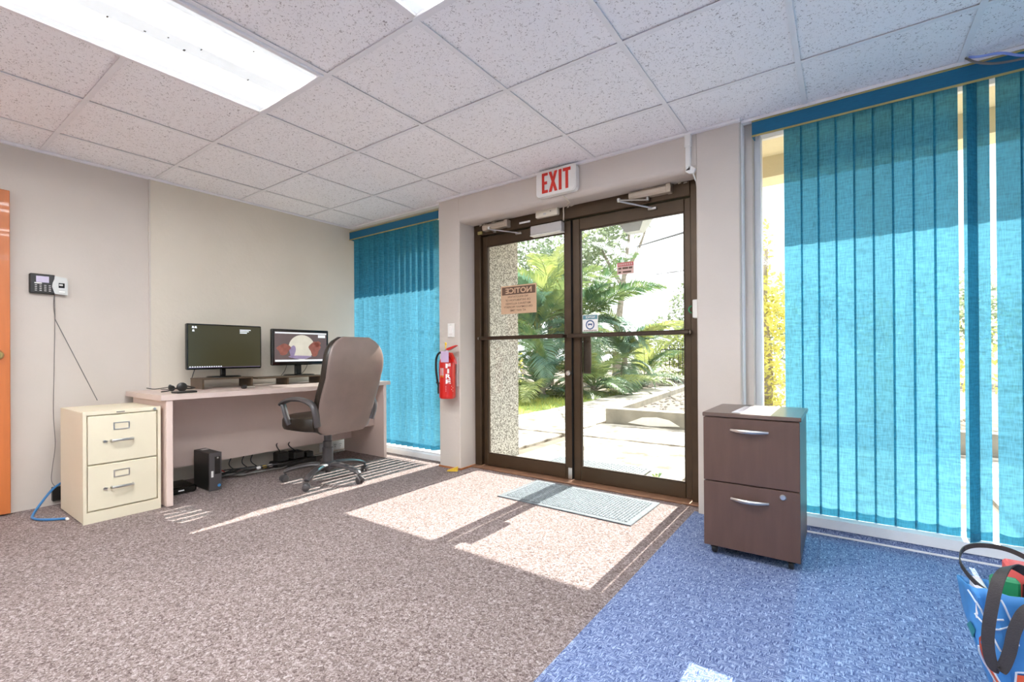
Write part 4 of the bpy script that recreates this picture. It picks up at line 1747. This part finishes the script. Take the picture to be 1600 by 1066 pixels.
for k, (yy, mm) in enumerate(((-1.02, 'white_letter'), (-.97, 'yellow'), (-.92, 'white_letter'))):
    b = MB()
    b.box(.25, .275, yy, yy + .03, .03, .05, .004)
    b.xf(Matrix.Translation((0, 0, 0)))
    tag(b.build('plug', mm), ('yellow' if mm == 'yellow' else 'white') + ' cable connector lying on the tangled cables' + (' nearest the chair' if k == 2 else ' left of the yellow one' if k == 0 else ''), 'connector')
t = thing('wall_outlet', 'white outlet strip low on the wall behind the chair', 'outlet', (0.012, -.14, .02))
b = MB()
b.box(.012, .03, -.30, -.02, .015, .098, .003)
b.build('plate', 'white_plastic', t)
for k in range(4):
    b = MB()
    yy = -.262 + k * .06
    for dy_, dz_ in ((0, .012), (.016, .012), (.008, -.008)):
        b.box(.030, .031, yy + dy_ - .003, yy + dy_ + .003, .055 + dz_ - .005, .055 + dz_ + .005)
    b.build('socket', 'cord_grey', t)

# ------------------------------------------------------------------ office chair (front along local +x)
chair = thing('office_chair', 'black executive office chair with a tall leather back, drawn up to the desk', 'chair', (.93, -.80, 0), math.radians(184))


def cpart(mb, name, m, parent=None):
    return mb.build(name, m, parent or chair, local=True)


def back_x(z):                                         # rear curve of the back
    u = (z - .42) / .68
    return -.188 - .135 * u - .035 * math.sin(u * PI) + .02 * math.sin(u * 2 * PI)


rings_s, rings_c = [], []
NZ = 22
for k in range(NZ + 1):
    u = k / NZ
    z = .385 + u * .72
    if u < .12:
        hw = .175 + .065 * math.sqrt(max(0, 1 - (1 - u / .12) ** 2))
    elif u < .62:
        hw = .24 + .018 * math.sin((u - .12) / .5 * PI / 1.3)
    else:
        q = (u - .62) / .38
        hw = .2575 * (max(0, 1 - (q * .93) ** 3.6)) ** .5
    x = back_x(z)
    wrap = .016
    rings_s.append(superloop(x - .012, 0, z, .022, hw, 2.6, 32))
    th = .066 * (max(0.05, 1 - abs(2 * u - 1) ** 4)) ** .5
    rings_c.append(superloop(x + .045 + .0, 0, z, th, hw * .97, 2.8, 32))
b = MB()
b.loops(rings_s)
shell = cpart(b, 'back_shell', 'shell_vinyl')
b = MB()
b.loops(rings_c)
cpart(b, 'back_cushion', 'black_leather')
b = MB()
rr_ = []
for z, k in ((.402, .88), (.408, .97), (.43, 1.0), (.475, 1.0), (.50, .96), (.512, .80), (.515, .4)):
    rr_.append(superloop(.075, 0, z, .25 * k, .25 * k, 3.2, 36))
b.loops(rr_)
cpart(b, 'seat', 'black_leather')
for s_ in (-1, 1):
    b = MB()
    b.tube(smooth_path([(-.215, .245 * s_, .46), (-.225, .268 * s_, .55), (-.20, .275 * s_, .615), (-.10, .28 * s_, .648), (.03, .28 * s_, .648), (.13, .278 * s_, .625), (.175, .275 * s_, .605)], 6), .021, 10, flat=(1.25, .8))
    b.tube(smooth_path([(.155, .275 * s_, .612), (.135, .275 * s_, .57), (.115, .268 * s_, .50), (.105, .255 * s_, .455)], 5), .019, 10, flat=(1.2, .75))
    cpart(b, 'armrest', 'chair_plastic')
b = MB()
b.box(-.13, .12, -.09, .09, .372, .404, .01)
b.box(-.17, -.10, -.045, .045, .378, .398, .006)
cpart(b, 'tilt_mechanism', 'black_plastic')
b = MB()
b.tube([(-.02, -.08, .385), (-.03, -.235, .38)], .006, 8)
lv = cpart(b, 'lever', 'black_plastic')
b = MB()
b.tube([(-.03, -.225, .38), (-.032, -.26, .378), (-.034, -.30, .362)], [.012, .02, .014], 10, flat=(1.2, .7))
cpart(b, 'lever_paddle', 'lever_grey', lv)
b = MB()
b.lathe([(.0, .10), (.040, .10), (.040, .25), (.034, .255), (.034, .30), (.028, .305), (.028, .375), (0, .375)], (0, 0, 0), 20)
cpart(b, 'gas_column', 'chair_plastic')
b = MB()
b.lathe([(0, .055), (.020, .056), (.022, .10), (0, .10)], (0, 0, 0), 14)
cpart(b, 'column_foot', 'chair_plastic')
b = MB()
b.lathe([(0, .085), (.055, .085), (.062, .10), (.058, .135), (.044, .145), (0, .146)], (0, 0, 0), 24)
cpart(b, 'base_hub', 'chair_plastic')
for k in range(5):
    a = math.radians(228 - 184 + 72 * k)
    ca, sa = math.cos(a), math.sin(a)
    b = MB()
    pts = [(.03 * ca, .03 * sa, .118), (.12 * ca, .12 * sa, .122), (.22 * ca, .22 * sa, .108), (.29 * ca, .29 * sa, .088), (.315 * ca, .315 * sa, .072)]
    b.tube(smooth_path(pts, 4), [.034 - .013 * i / 16 for i in range(17)], 10, flat=(1.0, .62))
    lg = cpart(b, 'base_leg', 'chair_plastic')
    b = MB()
    px, py = .318 * ca, .318 * sa
    M_ = Matrix.Translation((px, py, 0)) @ Matrix.Rotation(a + .9 + k, 4, 'Z')
    for off in (-.017, .017):
        w_ = MB()
        w_.lathe([(0, -.010), (.020, -.0095), (.0255, -.006), (.0255, .006), (.020, .0095), (0, .010)], (0, off, .0262), 16, 'y')
        b.add(w_.v, w_.f, True)
    b.box(-.022, .014, -.007, .007, .02, .06, .003)
    b.xf(M_)
    cpart(b, 'caster', 'chair_plastic', lg)

# ------------------------------------------------------------------ brown mobile file cabinet
t = thing('file_cabinet', 'dark brown two drawer cabinet on casters standing before the right blind', 'cabinet', (3.875, -.345, 0))
b = MB()
b.box(3.680, 4.072, -.552, -.13, .052, .668, .002)
b.build('body', 'brown_laminate', t)
b = MB()
b.box(3.672, 4.080, -.572, -.125, .668, .687, .003)
b.build('top', 'brown_top', t)
for z0, z1, zh in ((.052, .358, .292), (.363, .664, .611)):
    b = MB()
    b.box(3.676, 4.074, -.570, -.553, z0, z1, .002)
    dw = b.build('drawer', 'brown_laminate', t)
    b = MB()
    pts = [(3.797 + .156 * k / 12, -.575 - .026 * math.sin(PI * k / 12), zh) for k in range(13)]
    b.tube(pts, [.0045 + .003 * math.sin(PI * k / 12) for k in range(13)], 8, flat=(.7, 1.25))
    b.tube([(3.800, -.568, zh), (3.800, -.578, zh)], .005, 8)
    b.tube([(3.950, -.568, zh), (3.950, -.578, zh)], .005, 8)
    b.build('handle', 'nickel', dw)
    if z0 < .1:
        b = MB()
        b.lathe([(0, -.005), (.010, -.005), (.013, -.002), (.013, 0)], (4.008, -.570, .330), 18, 'y')
        b.box(4.0072, 4.0088, -.5765, -.574, .324, .336)
        b.build('lock', 'nickel', dw)
for cx_, cy_ in ((3.715, -.525), (4.035, -.525), (3.715, -.165), (4.035, -.165)):
    b = MB()
    b.lathe([(0, -.011), (.018, -.010), (.0205, -.006), (.0205, .006), (.018, .010), (0, .011)], (cx_, cy_, .0262), 14, 'x')
    b.box(cx_ - .017, cx_ + .017, cy_ - .013, cy_ + .013, .034, .053, .002)
    b.build('caster', 'black_plastic', t)
b = MB()
b.box(-.070, .070, -.155, .155, 0, .0012)
b.xf(Matrix.Translation((3.868, -.375, .6875)) @ Matrix.Rotation(-.03, 4, 'Z'))
t = tag(b.build('paper_sheet', 'paper'), 'printed paper sheet lying on top of the brown cabinet', 'paper')
b = MB()
for k in range(10):
    y_ = -.24 - k * .026
    b.box(3.815, 3.815 + random.choice((.06, .09, .10)), y_, y_ + .006, .6888, .6891)
b.build('print', 'paper_print', t)

# ------------------------------------------------------------------ tote bag
t = thing('tote_bag', 'blue and orange printed tote bag with black straps at the lower right', 'bag', (4.76, -1.17, 0.006))
BX, BYc = 4.72, -1.15
rings = []
NB = 14
for k in range(NB + 1):
    u = k / NB
    z = .006 + u * .354
    hw = .150 + .080 * u ** .9
    hd = .09 + .03 * u
    lp = superloop(BX + .005 * math.sin(u * 9), BYc, z, hw, hd, 5.0, 44)
    rings.append([(p[0] + .006 * math.sin(7 * q + u * 11), p[1] + .009 * math.sin(5 * q * .7 + u * 8 + q), .006 + (p[2] - .006) * (1 - .16 * min(1, max(0, (p[1] - BYc + hd) / (2 * hd))))) for q, p in enumerate(lp)])
b = MB()
b.loops(rings, True, False)
b.add(rings[0], [tuple(range(44))])
body = b.build('body', 'bag_blue', t)
body.modifiers.new('thickness', 'SOLIDIFY').thickness = .003


def bag_pt(ang_i, u, out=.003):
    i0 = int(math.floor(ang_i)) % 44
    i1 = (i0 + 1) % 44
    fa = ang_i - math.floor(ang_i)
    k = min(NB - 1, int(u * NB))
    fu = u * NB - k
    def P(r, i):
        return Vector(rings[r][i])
    p = (P(k, i0) * (1 - fa) + P(k, i1) * fa) * (1 - fu) + (P(k + 1, i0) * (1 - fa) + P(k + 1, i1) * fa) * fu
    d = Vector((p.x - BX, p.y - BYc, 0)).normalized()
    return p + d * out


def bag_patch(name, poly, m, out=.004):
    """printed patch: a polygon in (ring index, height) laid on the bag"""
    n = len(poly)
    ca = sum(p[0] for p in poly) / n
    cu_ = sum(p[1] for p in poly) / n
    vs = [bag_pt(ca, cu_, out)]
    R_ = 4
    fs = []
    for r in range(1, R_ + 1):
        for p in poly:
            vs.append(bag_pt(ca + (p[0] - ca) * r / R_, cu_ + (p[1] - cu_) * r / R_, out))
    for q in range(n):
        fs.append((0, 1 + q, 1 + (q + 1) % n))
    for r in range(R_ - 1):
        for q in range(n):
            a, c = 1 + r * n + q, 1 + r * n + (q + 1) % n
            fs.append((a, c, c + n, a + n))
    b = MB()
    b.add(vs, fs, True)
    b.build(name, m, t)


bag_patch('printed_patch', [(22.5, .02), (24, .34), (25, .62), (25.7, .66), (26, .5), (27, .30), (28, .02)], 'bag_orange')
bag_patch('printed_patch', [(28.5, .02), (29, .22), (29.6, .42), (31, .46), (33, .40), (34.5, .38), (34.5, .02)], 'bag_orange')
bag_patch('printed_patch', [(33.8, .4), (34.5, .62), (36, .72), (38, .66), (38, .3), (35, .3)], 'bag_violet')
bag_patch('printed_patch', [(35, .02), (35, .28), (40, .3), (40, .02)], 'bag_violet')
bag_patch('printed_patch', [(22, .64), (23.2, .70), (24.3, .66), (23.6, .58), (22, .5)], 'bag_teal')
for pl in ([(24.4, .96), (26, .86), (28, .80), (30, .82)], [(24.2, .78), (26, .74), (28, .72), (30, .76), (33, .86)], [(25.8, .9), (27.5, .66), (28.5, .56)],
           [(29.5, .96), (30.5, .78), (31, .62)], [(31, .9), (30.2, .7), (30, .52)], [(25.8, .68), (26.6, .48), (27.6, .30), (28.4, .02)], [(28.6, .04), (29.1, .24), (29.8, .44), (31, .48)], [(23.4, .02), (24.5, .33), (25.2, .60)]):
    pts = []
    for i in range(len(pl) - 1):
        for q in range(6):
            f_ = q / 6
            pts.append(bag_pt(pl[i][0] * (1 - f_) + pl[i + 1][0] * f_, pl[i][1] * (1 - f_) + pl[i + 1][1] * f_, .0055))
    b = MB()
    b.tube(pts, .0022, 5)
    b.build('printed_line', 'bag_white', t)
# straps
sf = smooth_path([bag_pt(27.6, .62, .008), bag_pt(27.3, .85, .010), (4.60, -1.262, .38), (4.615, -1.27, .425), (4.66, -1.285, .44), (4.72, -1.29, .43)], 6)
b = MB()
front = smooth_path([(4.62, -1.235, .405), (4.575, -1.255, .430), (4.546, -1.285, .405), (4.530, -1.296, .33), (4.523, -1.294, .25), (4.530, -1.290, .19), (4.546, -1.290, .178), (4.560, -1.294, .225), (4.570, -1.298, .29), (4.592, -1.298, .345), (4.64, -1.296, .375), (4.72, -1.29, .38)], 8)
b.ribbon(front, (.8, -.2, .5), .024, .0025)
b.build('strap', 'webbing', t)
b = MB()
back = smooth_path([(4.62, -1.25, .345), (4.565, -1.245, .335), (4.522, -1.20, .345), (4.498, -1.13, .372), (4.512, -1.08, .398), (4.555, -1.06, .412), (4.62, -1.05, .405), (4.70, -1.05, .36)], 8)
b.ribbon(back, (0, 0, 1), .013, .0025)
b.build('strap', 'webbing', t)
b = MB()
b.prism([(4.54, -1.24), (4.90, -1.24), (4.90, -1.06), (4.54, -1.06)], 'z', .25, .255)
b.build('lining', 'bag_white', t)
for (q, mm, nm) in (((4.585, 4.70, -1.16, -1.10, .256, .40), 'bag_red', 'red folded packet sticking out of the tote bag'), ((4.545, 4.60, -1.21, -1.18, .256, .378), 'bag_green', 'green card sticking out of the tote bag'),
                    ((4.515, 4.54, -1.22, -1.13, .256, .345), 'paper', 'white paper sticking out of the left of the tote bag'), ((4.61, 4.86, -1.245, -1.165, .256, .365), 'black_plastic', 'black case lying in the tote bag')):
    b = MB()
    b.box(*q, .006)
    tag(b.build({'bag_red': 'packet', 'bag_green': 'card', 'paper': 'paper_bundle'}.get(mm, 'case'), mm), nm, 'packet' if mm != 'paper' else 'paper')

# cables hanging out of the ceiling
for (pts, m, nm) in (([(4.70, -.02, 2.302), (4.735, -.03, 2.287), (4.80, -.035, 2.275), (4.88, -.035, 2.235), (5.0, -.03, 2.24), (5.2, -.01, 2.30)], 'cord_lilac', 'lilac blue cable looping out of the ceiling at the upper right'),
                     ([(4.69, -.02, 2.302), (4.72, -.035, 2.265), (4.78, -.04, 2.235), (4.87, -.04, 2.225), (4.98, -.035, 2.245), (5.18, -.01, 2.30)], 'cord_grey', 'grey cable sagging below the blue one out of the ceiling')):
    b = MB()
    b.tube(smooth_path(pts, 6), .0055, 6)
    tag(b.build('ceiling_cable', m), nm, 'cable')

# ------------------------------------------------------------------ outside: building edge
b = MB()
b.box(1.36, 1.60, .36, .86, -.05, 2.165)
struct(b.build('wall_fin', 'pebble_stucco'), 'pebbled stucco fin wall outside, left of the glass doors', 'wall')
b = MB()
b.box(-1.5, XR + 1, .66, .86, 2.165, 2.60)
b.box(-1.5, XR + 1, .36, .66, 2.306, 2.36)
b.box(-1.5, XR + 1, .36, .86, 2.60, 2.7)
roof = struct(b.build('roof_overhang', 'stucco_cream'), 'cream roof overhang outside, seen above the right window gap', 'roof')
b = MB()
b.box(1.58, 3.52, .86, 2.0, 2.526, 2.66)  # out of view, assumed and sized so its shade covers the upper door glass
struct(b.build('unseen_canopy', 'stucco_cream'), 'unseen flat canopy, assumed over the entrance to shade the upper half of the doors', 'roof')
t = thing('porch_light', 'wedge shaped porch light hanging outside above the right door leaf', 'outdoor lamp', (2.86, .70, 1.94))
b = MB()
b.box(2.80, 2.92, .67, .80, 2.06, 2.165, .004)
b.build('bracket', 'lantern_metal', t)
b = MB()
ring = lambda z, a, c: [(2.86 - a, .70 - c, z), (2.86 + a, .70 - c, z), (2.86 + a, .70 + c, z), (2.86 - a, .70 + c, z)]
b.loops([ring(1.945, .06, .05), ring(1.985, .085, .07), ring(2.05, .115, .09)], False)
b.build('shade', 'lantern_glass', t)
b = MB()
b.loops([ring(2.05, .118, .093), ring(2.065, .118, .093)], False)
b.build('rim', 'lantern_metal', t)

# ------------------------------------------------------------------ outside: paving, planter, grass
gr = MB()
gr.box(-40, 40, 0.34, 60, -.30, -.05)
ground = struct(gr.build('ground', 'soil'), 'bare pale soil and ground outside the building', 'ground')
pav = sempty('pavement', 'pale concrete paving and walkway outside the doors', 'pavement', (2, 3, -.05))
slabs = [(1.62, 3.2, .36, 2.09), (3.215, 5.0, .36, 2.09), (5.02, 8.0, .36, 2.09), (-.1, 1.42, .88, 2.09), (-1.8, -.12, .88, 2.09),
         (-.02, 1.42, 2.105, 3.05), (1.435, 3.2, 2.105, 3.19), (3.215, 5.6, 2.105, 3.19), (5.62, 8, 2.105, 3.19), (-1.8, -.04, 2.105, 3.05),
         (-.08, 1.38, 3.065, 4.6), (-.12, 1.30, 4.615, 6.2), (-.16, 1.22, 6.215, 7.8), (-.20, 1.12, 7.815, 9.4), (-.3, 1.02, 9.415, 11.2), (-.4, .9, 11.215, 12.4)]
for (x0, x1, y0_, y1_) in slabs:
    b = MB()
    b.box(x0 + .010, x1 - .010, y0_ + .010, y1_ - .010, -.06, -.012 + random.uniform(-.004, .004), .008)
    b.build('slab', 'concrete', pav)

pl = thing('planter_curb', 'low concrete planter wall beside the outdoor walkway', 'planter', (3, 6, -.02))
b = MB()
b.prism([(1.47, 3.21), (7.9, 3.21), (7.9, 3.41), (1.62, 3.41)], 'z', -.02, .195)
b.build('curb_wall', 'curb_concrete', pl)
b = MB()
b.prism([(1.47, 3.21), (1.62, 3.41), (1.02, 10.6), (.88, 10.6)], 'z', -.02, .195)
b.build('curb_wall', 'curb_concrete', pl)
b = MB()
b.prism([(1.80, .02), (2.00, .105), (2.2, .12), (2.36, .095), (2.5, .02), (2.1, -.005)], 'y', 3.202, 3.211)
b.build('plaster_patch', 'plaster_patch', pl)
b = MB()
b.prism([(1.60, 3.40), (7.9, 3.40), (7.9, 10.4), (1.0, 10.4)], 'z', -.02, .10)
b.build('soil_bed', 'soil', pl)
b = MB()
for _ in range(900):
    y_ = 3.45 + 4.5 * random.random() ** 1.5
    x_ = random.uniform(1.65 - (y_ - 3.4) * .085, 5.5)
    r = random.uniform(.012, .035)
    z_ = .10 + r * .3
    pts = [(r, 0, 0), (0, r * random.uniform(.7, 1.2), 0), (-r, 0, 0), (0, -r, 0), (0, 0, r * .7), (0, 0, -r * .6)]
    b.add([(x_ + p[0], y_ + p[1], z_ + p[2]) for p in pts], [(0, 1, 4), (1, 2, 4), (2, 3, 4), (3, 0, 4), (1, 0, 5), (2, 1, 5), (3, 2, 5), (0, 3, 5)])
b.build('gravel', 'stone', pl)['kind'] = 'stuff'

lawn = MB()
lawn.box(-14, -.06, 3.06, 7.5, -.06, -.028)
lawn.box(-14, -1.82, .4, 3.06, -.06, -.028)
tag(lawn.build('lawn', 'grass_ground'), 'strip of lawn left of the walkway outside', 'lawn', kind='structure')
b = MB()
for _ in range(9000):
    y_ = random.uniform(3.08, 8.2)
    x_ = -.10 - 5.5 * random.random() - max(0, (y_ - 3) * .02)
    h = random.uniform(.03, .085)
    a = random.uniform(0, 2 * PI)
    w = .006
    lx, ly = random.uniform(-.03, .03), random.uniform(-.03, .03)
    b.add([(x_ - w * math.cos(a), y_ - w * math.sin(a), -.03), (x_ + w * math.cos(a), y_ + w * math.sin(a), -.03), (x_ + lx, y_ + ly, -.03 + h)], [(0, 1, 2)])
tag(b.build('grass', 'grass_blade'), 'short sunlit grass beside the walkway outside', 'grass', kind='stuff')

# ------------------------------------------------------------------ outside: palms
def frond_mesh(length, droop, nleaf, leaf_len, m, seed):
    rnd = random.Random(seed)
    b = MB()
    spine = []
    for k in range(13):
        u = k / 12
        spine.append(Vector((length * (u - .12 * droop * u * u), 0, length * (.55 * u - droop * u * u))))
    b.tube(spine, [.016 * (1 - .8 * k / 12) for k in range(13)], 5)
    for k in range(nleaf):
        u = .16 + .84 * k / (nleaf - 1)
        f_ = u * 12
        i = min(11, int(f_))
        p = spine[i].lerp(spine[i + 1], f_ - i)
        tg = (spine[i + 1] - spine[i]).normalized()
        ll = leaf_len * (math.sin(PI * min(1, .12 + u * .86)) ** .6) * rnd.uniform(.9, 1.1)
        for s_ in (-1, 1):
            side = Vector((0, s_, 0))
            up = tg.cross(side) * s_
            if up.z < 0:
                up = -up
            d = (tg * (.55 + .5 * u) + side * 1.0 + up * rnd.uniform(.15, .4)).normalized()
            w = .017 + .010 * math.sin(PI * u)
            q1 = p + d * ll * .5
            q2 = p + d * ll + Vector((0, 0, -ll * rnd.uniform(.15, .35)))
            wv = tg * w
            b.add([p - wv * .5, p + wv * .5, q1 + wv, q1 - wv, q2], [(0, 1, 2, 3), (3, 2, 4)])
    return b.mesh('frond', m)


FR = [frond_mesh(2.3, .35, 46, .62, 'palm_green', 1), frond_mesh(2.0, .62, 42, .55, 'palm_blue', 2), frond_mesh(2.5, .5, 50, .60, 'palm_green', 3),
      frond_mesh(1.6, .8, 36, .46, 'palm_blue', 4)]


def palm(label, x, y, trunk_h, nf, sc, seed, lean=(0, 0), skirt=False):
    rnd = random.Random(seed)
    t = thing('palm', label, 'palm', (x, y, -.05), group='palms outside the doors')
    top = Vector((lean[0], lean[1], trunk_h))
    b = MB()
    pts = [top * (k / 5) + Vector((.03 * math.sin(k * 1.7), .03 * math.cos(k * 2.1), 0)) for k in range(6)]
    b.tube(pts, [.11, .10, .09, .085, .085, .07], 10)
    b.build('trunk', 'bark', t, local=True)
    for k in range(nf):
        o = bpy.data.objects.new('frond', FR[rnd.randrange(4)])
        COL.objects.link(o)
        o.parent = t
        tilt = -rnd.uniform(-.15, 1.0) if k < nf * .72 else rnd.uniform(.15, .6)
        o.location = top + Vector((0, 0, -rnd.uniform(0, .18)))
        o.rotation_euler = (rnd.uniform(-.25, .25), tilt, k * 2.399 + rnd.uniform(-.3, .3))
        s_ = sc * rnd.uniform(.8, 1.12)
        o.scale = (s_, s_, s_)
    return t


PALMS = [(-3.6, 6.6, .9, 20, 1.0, 11, 'low spreading palm at the far left of the door glass'),
         (-2.2, 7.2, 1.6, 22, 1.05, 12, 'tall feathery palm seen behind the tan notice'),
         (-1.5, 6.3, .25, 22, .72, 13, 'low palm over the lawn seen through the left door leaf'),
         (-1.9, 8.8, 1.9, 24, 1.1, 14, 'tall palm seen through the middle of the doors'),
         (-.75, 7.5, .25, 24, .72, 15, 'bushy palm beside the walkway behind the mask sign'),
         (-.75, 9.4, .9, 22, .85, 16, 'arching palm over the end of the walkway'),
         (-4.6, 8.6, 2.2, 22, 1.1, 17, 'tall palm furthest left beyond the lawn'),
         (-3.6, 10.2, 2.6, 22, 1.1, 18, 'high palm rising behind the others'),
         (-.75, 11.0, .3, 18, .75, 19, 'small palm by the iron fence'),
         (-2.7, 5.9, .2, 18, .65, 20, 'small palm nearest the stucco fin on the lawn')]
for (x, y, h, nf, sc_, sd, lab) in PALMS:
    palm(lab, x, y, h, nf, sc_, sd)


def leaf_cloud(mb, c, r, n, size, rnd):
    for _ in range(n):
        v = Vector((rnd.gauss(0, 1), rnd.gauss(0, 1), rnd.gauss(0, 1))).normalized() * (rnd.random() ** .45)
        p = Vector((c[0] + v.x * r[0], c[1] + v.y * r[1], c[2] + v.z * r[2]))
        a = Vector((rnd.gauss(0, 1), rnd.gauss(0, 1), rnd.gauss(0, .6))).normalized()
        d = a.cross(Vector((rnd.gauss(0, 1), rnd.gauss(0, 1), rnd.gauss(0, 1)))).normalized()
        s = size * rnd.uniform(.6, 1.3)
        mb.add([p - a * s, p + d * s * .42, p + a * s, p - d * s * .42], [(0, 1, 2, 3)])


def tree(name, label, cat, x, y, trunk, clouds, size, m, seed, group):
    rnd = random.Random(seed)
    t = thing(name, label, cat, (x, y, -.05), group=group)
    b = MB()
    for br in trunk:
        b.tube(smooth_path(br, 4), [.10 * (1 - .75 * k / (len(br) * 4 - 4)) * (1 if br is trunk[0] else .5) * (trunk[0][-1][2] / 3.2 + .15) for k in range(len(br) * 4 - 3)], 7)
    b.build('trunk', 'bark', t, local=True)
    b = MB()
    for (c, r, n) in clouds:
        leaf_cloud(b, c, r, n, size, rnd)
    o = b.build('foliage', m, t, local=True)
    o['kind'] = 'stuff'
    return t


TG = 'trees beyond the palms'
tree('tree', 'grey green tree behind the palms at the left of the doors', 'tree', -6.5, 14, [[(0, 0, 0), (.1, 0, 1.6), (0, .1, 3.4), (.2, 0, 5.0)]],
     [((0, 0, 5), (2.6, 1.6, 1.9), 2600), ((2.0, 0, 4.0), (1.6, 1.2, 1.3), 1200), ((-1.6, 0, 3.4), (1.8, 1.2, 1.6), 1200)], .11, 'tree_grey', 31, TG)
tree('tree', 'thin trunked grey tree rising above the palms in the right door leaf', 'tree', -2.4, 12.8, [[(0, 0, 0), (.05, 0, 1.8), (.25, 0, 3.4), (.5, 0, 5.2)], [(.25, 0, 3.4), (-.3, 0, 4.3), (-.7, 0, 5.2)], [(.3, 0, 3.8), (.8, 0, 4.6), (1.1, 0, 5.3)]],
     [((-.7, 0, 4.9), (1.2, .9, 1.0), 1100), ((.4, 0, 5.7), (.9, .8, .7), 500), ((-1.6, 0, 4.0), (1.0, .8, 1.0), 700)], .10, 'tree_grey', 32, TG)
tree('tree', 'rounded green tree low on the right of the door glass', 'tree', -1.0, 16.5, [[(0, 0, 0), (0, 0, 1.2), (.1, 0, 2.2), (0, 0, 3.0)]],
     [((.4, 0, 2.7), (1.1, 1.1, 1.3), 1500), ((-.8, 0, 1.7), (1.2, .9, .9), 900), ((1.3, 0, 2.8), (.9, .8, 1.2), 900)], .09, 'tree_grey', 33, TG)
tree('tree', 'yellow green bush behind the iron fence', 'tree', -.6, 14.2, [[(0, 0, 0), (0, 0, .6), (.1, 0, 1.0), (0, 0, 1.4)]],
     [((.2, 0, .9), (1.3, .9, .9), 1600)], .08, 'shrub_yellow', 34, TG)
for (x_, y_, lab, sd) in ((3.4, 17.5, 'green tree far beyond the planter, nearest the fence', 35), (7.2, 18.5, 'green tree far beyond the planter, behind the right blind', 36), (11.5, 17.5, 'green tree furthest right beyond the planter', 37)):
    tree('tree', lab, 'tree', x_, y_, [[(0, 0, 0), (0, 0, 1.2), (.1, 0, 2.2), (0, 0, 3.0)]],
         [((0, 0, 2.6), (1.7, 1.2, 1.4), 1300), ((-1.4, 0, 1.6), (1.3, .9, 1.1), 700), ((1.4, 0, 1.7), (1.3, .9, 1.1), 700)], .10, 'tree_grey', sd, TG)
SG = 'shrubs outside the right window'
tree('shrub', 'tall yellow green shrub seen in the gap left of the right blind', 'shrub', 3.30, 4.6, [[(0, 0, 0), (.04, 0, .8), (0, 0, 1.6), (.03, 0, 2.5)]],
     [((0, 0, .9), (.55, .5, .95), 1900), ((.05, 0, 1.7), (.42, .4, .5), 900), ((0, 0, 2.55), (.16, .15, .45), 130)], .045, 'shrub_yellow', 41, SG)
tree('shrub', 'leafy shrub behind the middle of the right blind', 'shrub', 4.9, 4.9, [[(0, 0, 0), (.04, 0, .7), (0, 0, 1.4), (.03, 0, 2.0)]],
     [((0, 0, .9), (.7, .5, .9), 1500)], .05, 'shrub_yellow', 42, SG)
tree('shrub', 'leafy shrub behind the right end of the right blind', 'shrub', 6.4, 5.3, [[(0, 0, 0), (.04, 0, .7), (0, 0, 1.4), (.03, 0, 2.2)]],
     [((0, 0, 1.0), (.8, .6, 1.0), 1500)], .05, 'shrub_yellow', 43, SG)
tree('shrub', 'leafy shrub outside behind the narrow left blind', 'shrub', -1.6, 4.4, [[(0, 0, 0), (.04, 0, .5), (0, 0, 1.0), (.03, 0, 1.5)]],
     [((0, 0, .8), (.8, .6, .75), 1300)], .05, 'shrub_yellow', 44, None)

# small weed on the paving
t = thing('weed', 'small green weed growing from the paving by the right door leaf', 'weed', (3.06, .60, -.012))
for k in range(9):
    a = k * 2.4
    b = MB()
    rr0 = .03 + .009 * k
    cx_, cy_, cz_ = rr0 * math.cos(a), rr0 * math.sin(a) * .6, .03 + .012 * (k % 4)
    b.add([(0, 0, 0.0), (cx_ * .6 + .012, cy_ * .6, cz_), (cx_ * 1.5, cy_ * 1.5, cz_ * 1.1), (cx_ * .6 - .012, cy_ * .6 + .006, cz_)], [(0, 1, 2, 3)])
    b.build('leaf', 'palm_green', t, local=True)

# iron fence at the end of the walkway
t = thing('iron_fence', 'black iron picket fence at the far end of the walkway', 'fence', (.4, 12.6, -.05))
for z in (.14, 1.12):
    b = MB()
    b.box(-1.2, 1.7, -.015, .015, z, z + .03)
    b.build('rail', 'iron', t, local=True)
pk = MB()
pk.box(-.009, .009, -.009, .009, 0, 1.3)
pkm = pk.mesh('picket', 'iron')
for k in range(21):
    o = bpy.data.objects.new('picket', pkm)
    COL.objects.link(o)
    o.parent = t
    o.location = (-1.15 + k * .14, 0, 0)

# overhead wires
def wire(label, a, c, sag, rad):
    b = MB()
    A, C_ = Vector(a), Vector(c)
    b.tube([A.lerp(C_, k / 16) - Vector((0, 0, sag * 4 * (k / 16) * (1 - k / 16))) for k in range(17)], rad, 5)
    tag(b.build('power_line', 'wire'), label, 'wire', 'overhead wires across the sky')


wire('upper overhead wire crossing the white sky in the right door leaf', (-12.0, 34, 9.3), (2.06, 5.2, 2.95 + .07), .0, .02)
wire('lower overhead wire crossing the white sky in the right door leaf', (-8.0, 34, 7.25), (1.73, 9.65, 3.16), .0, .035)
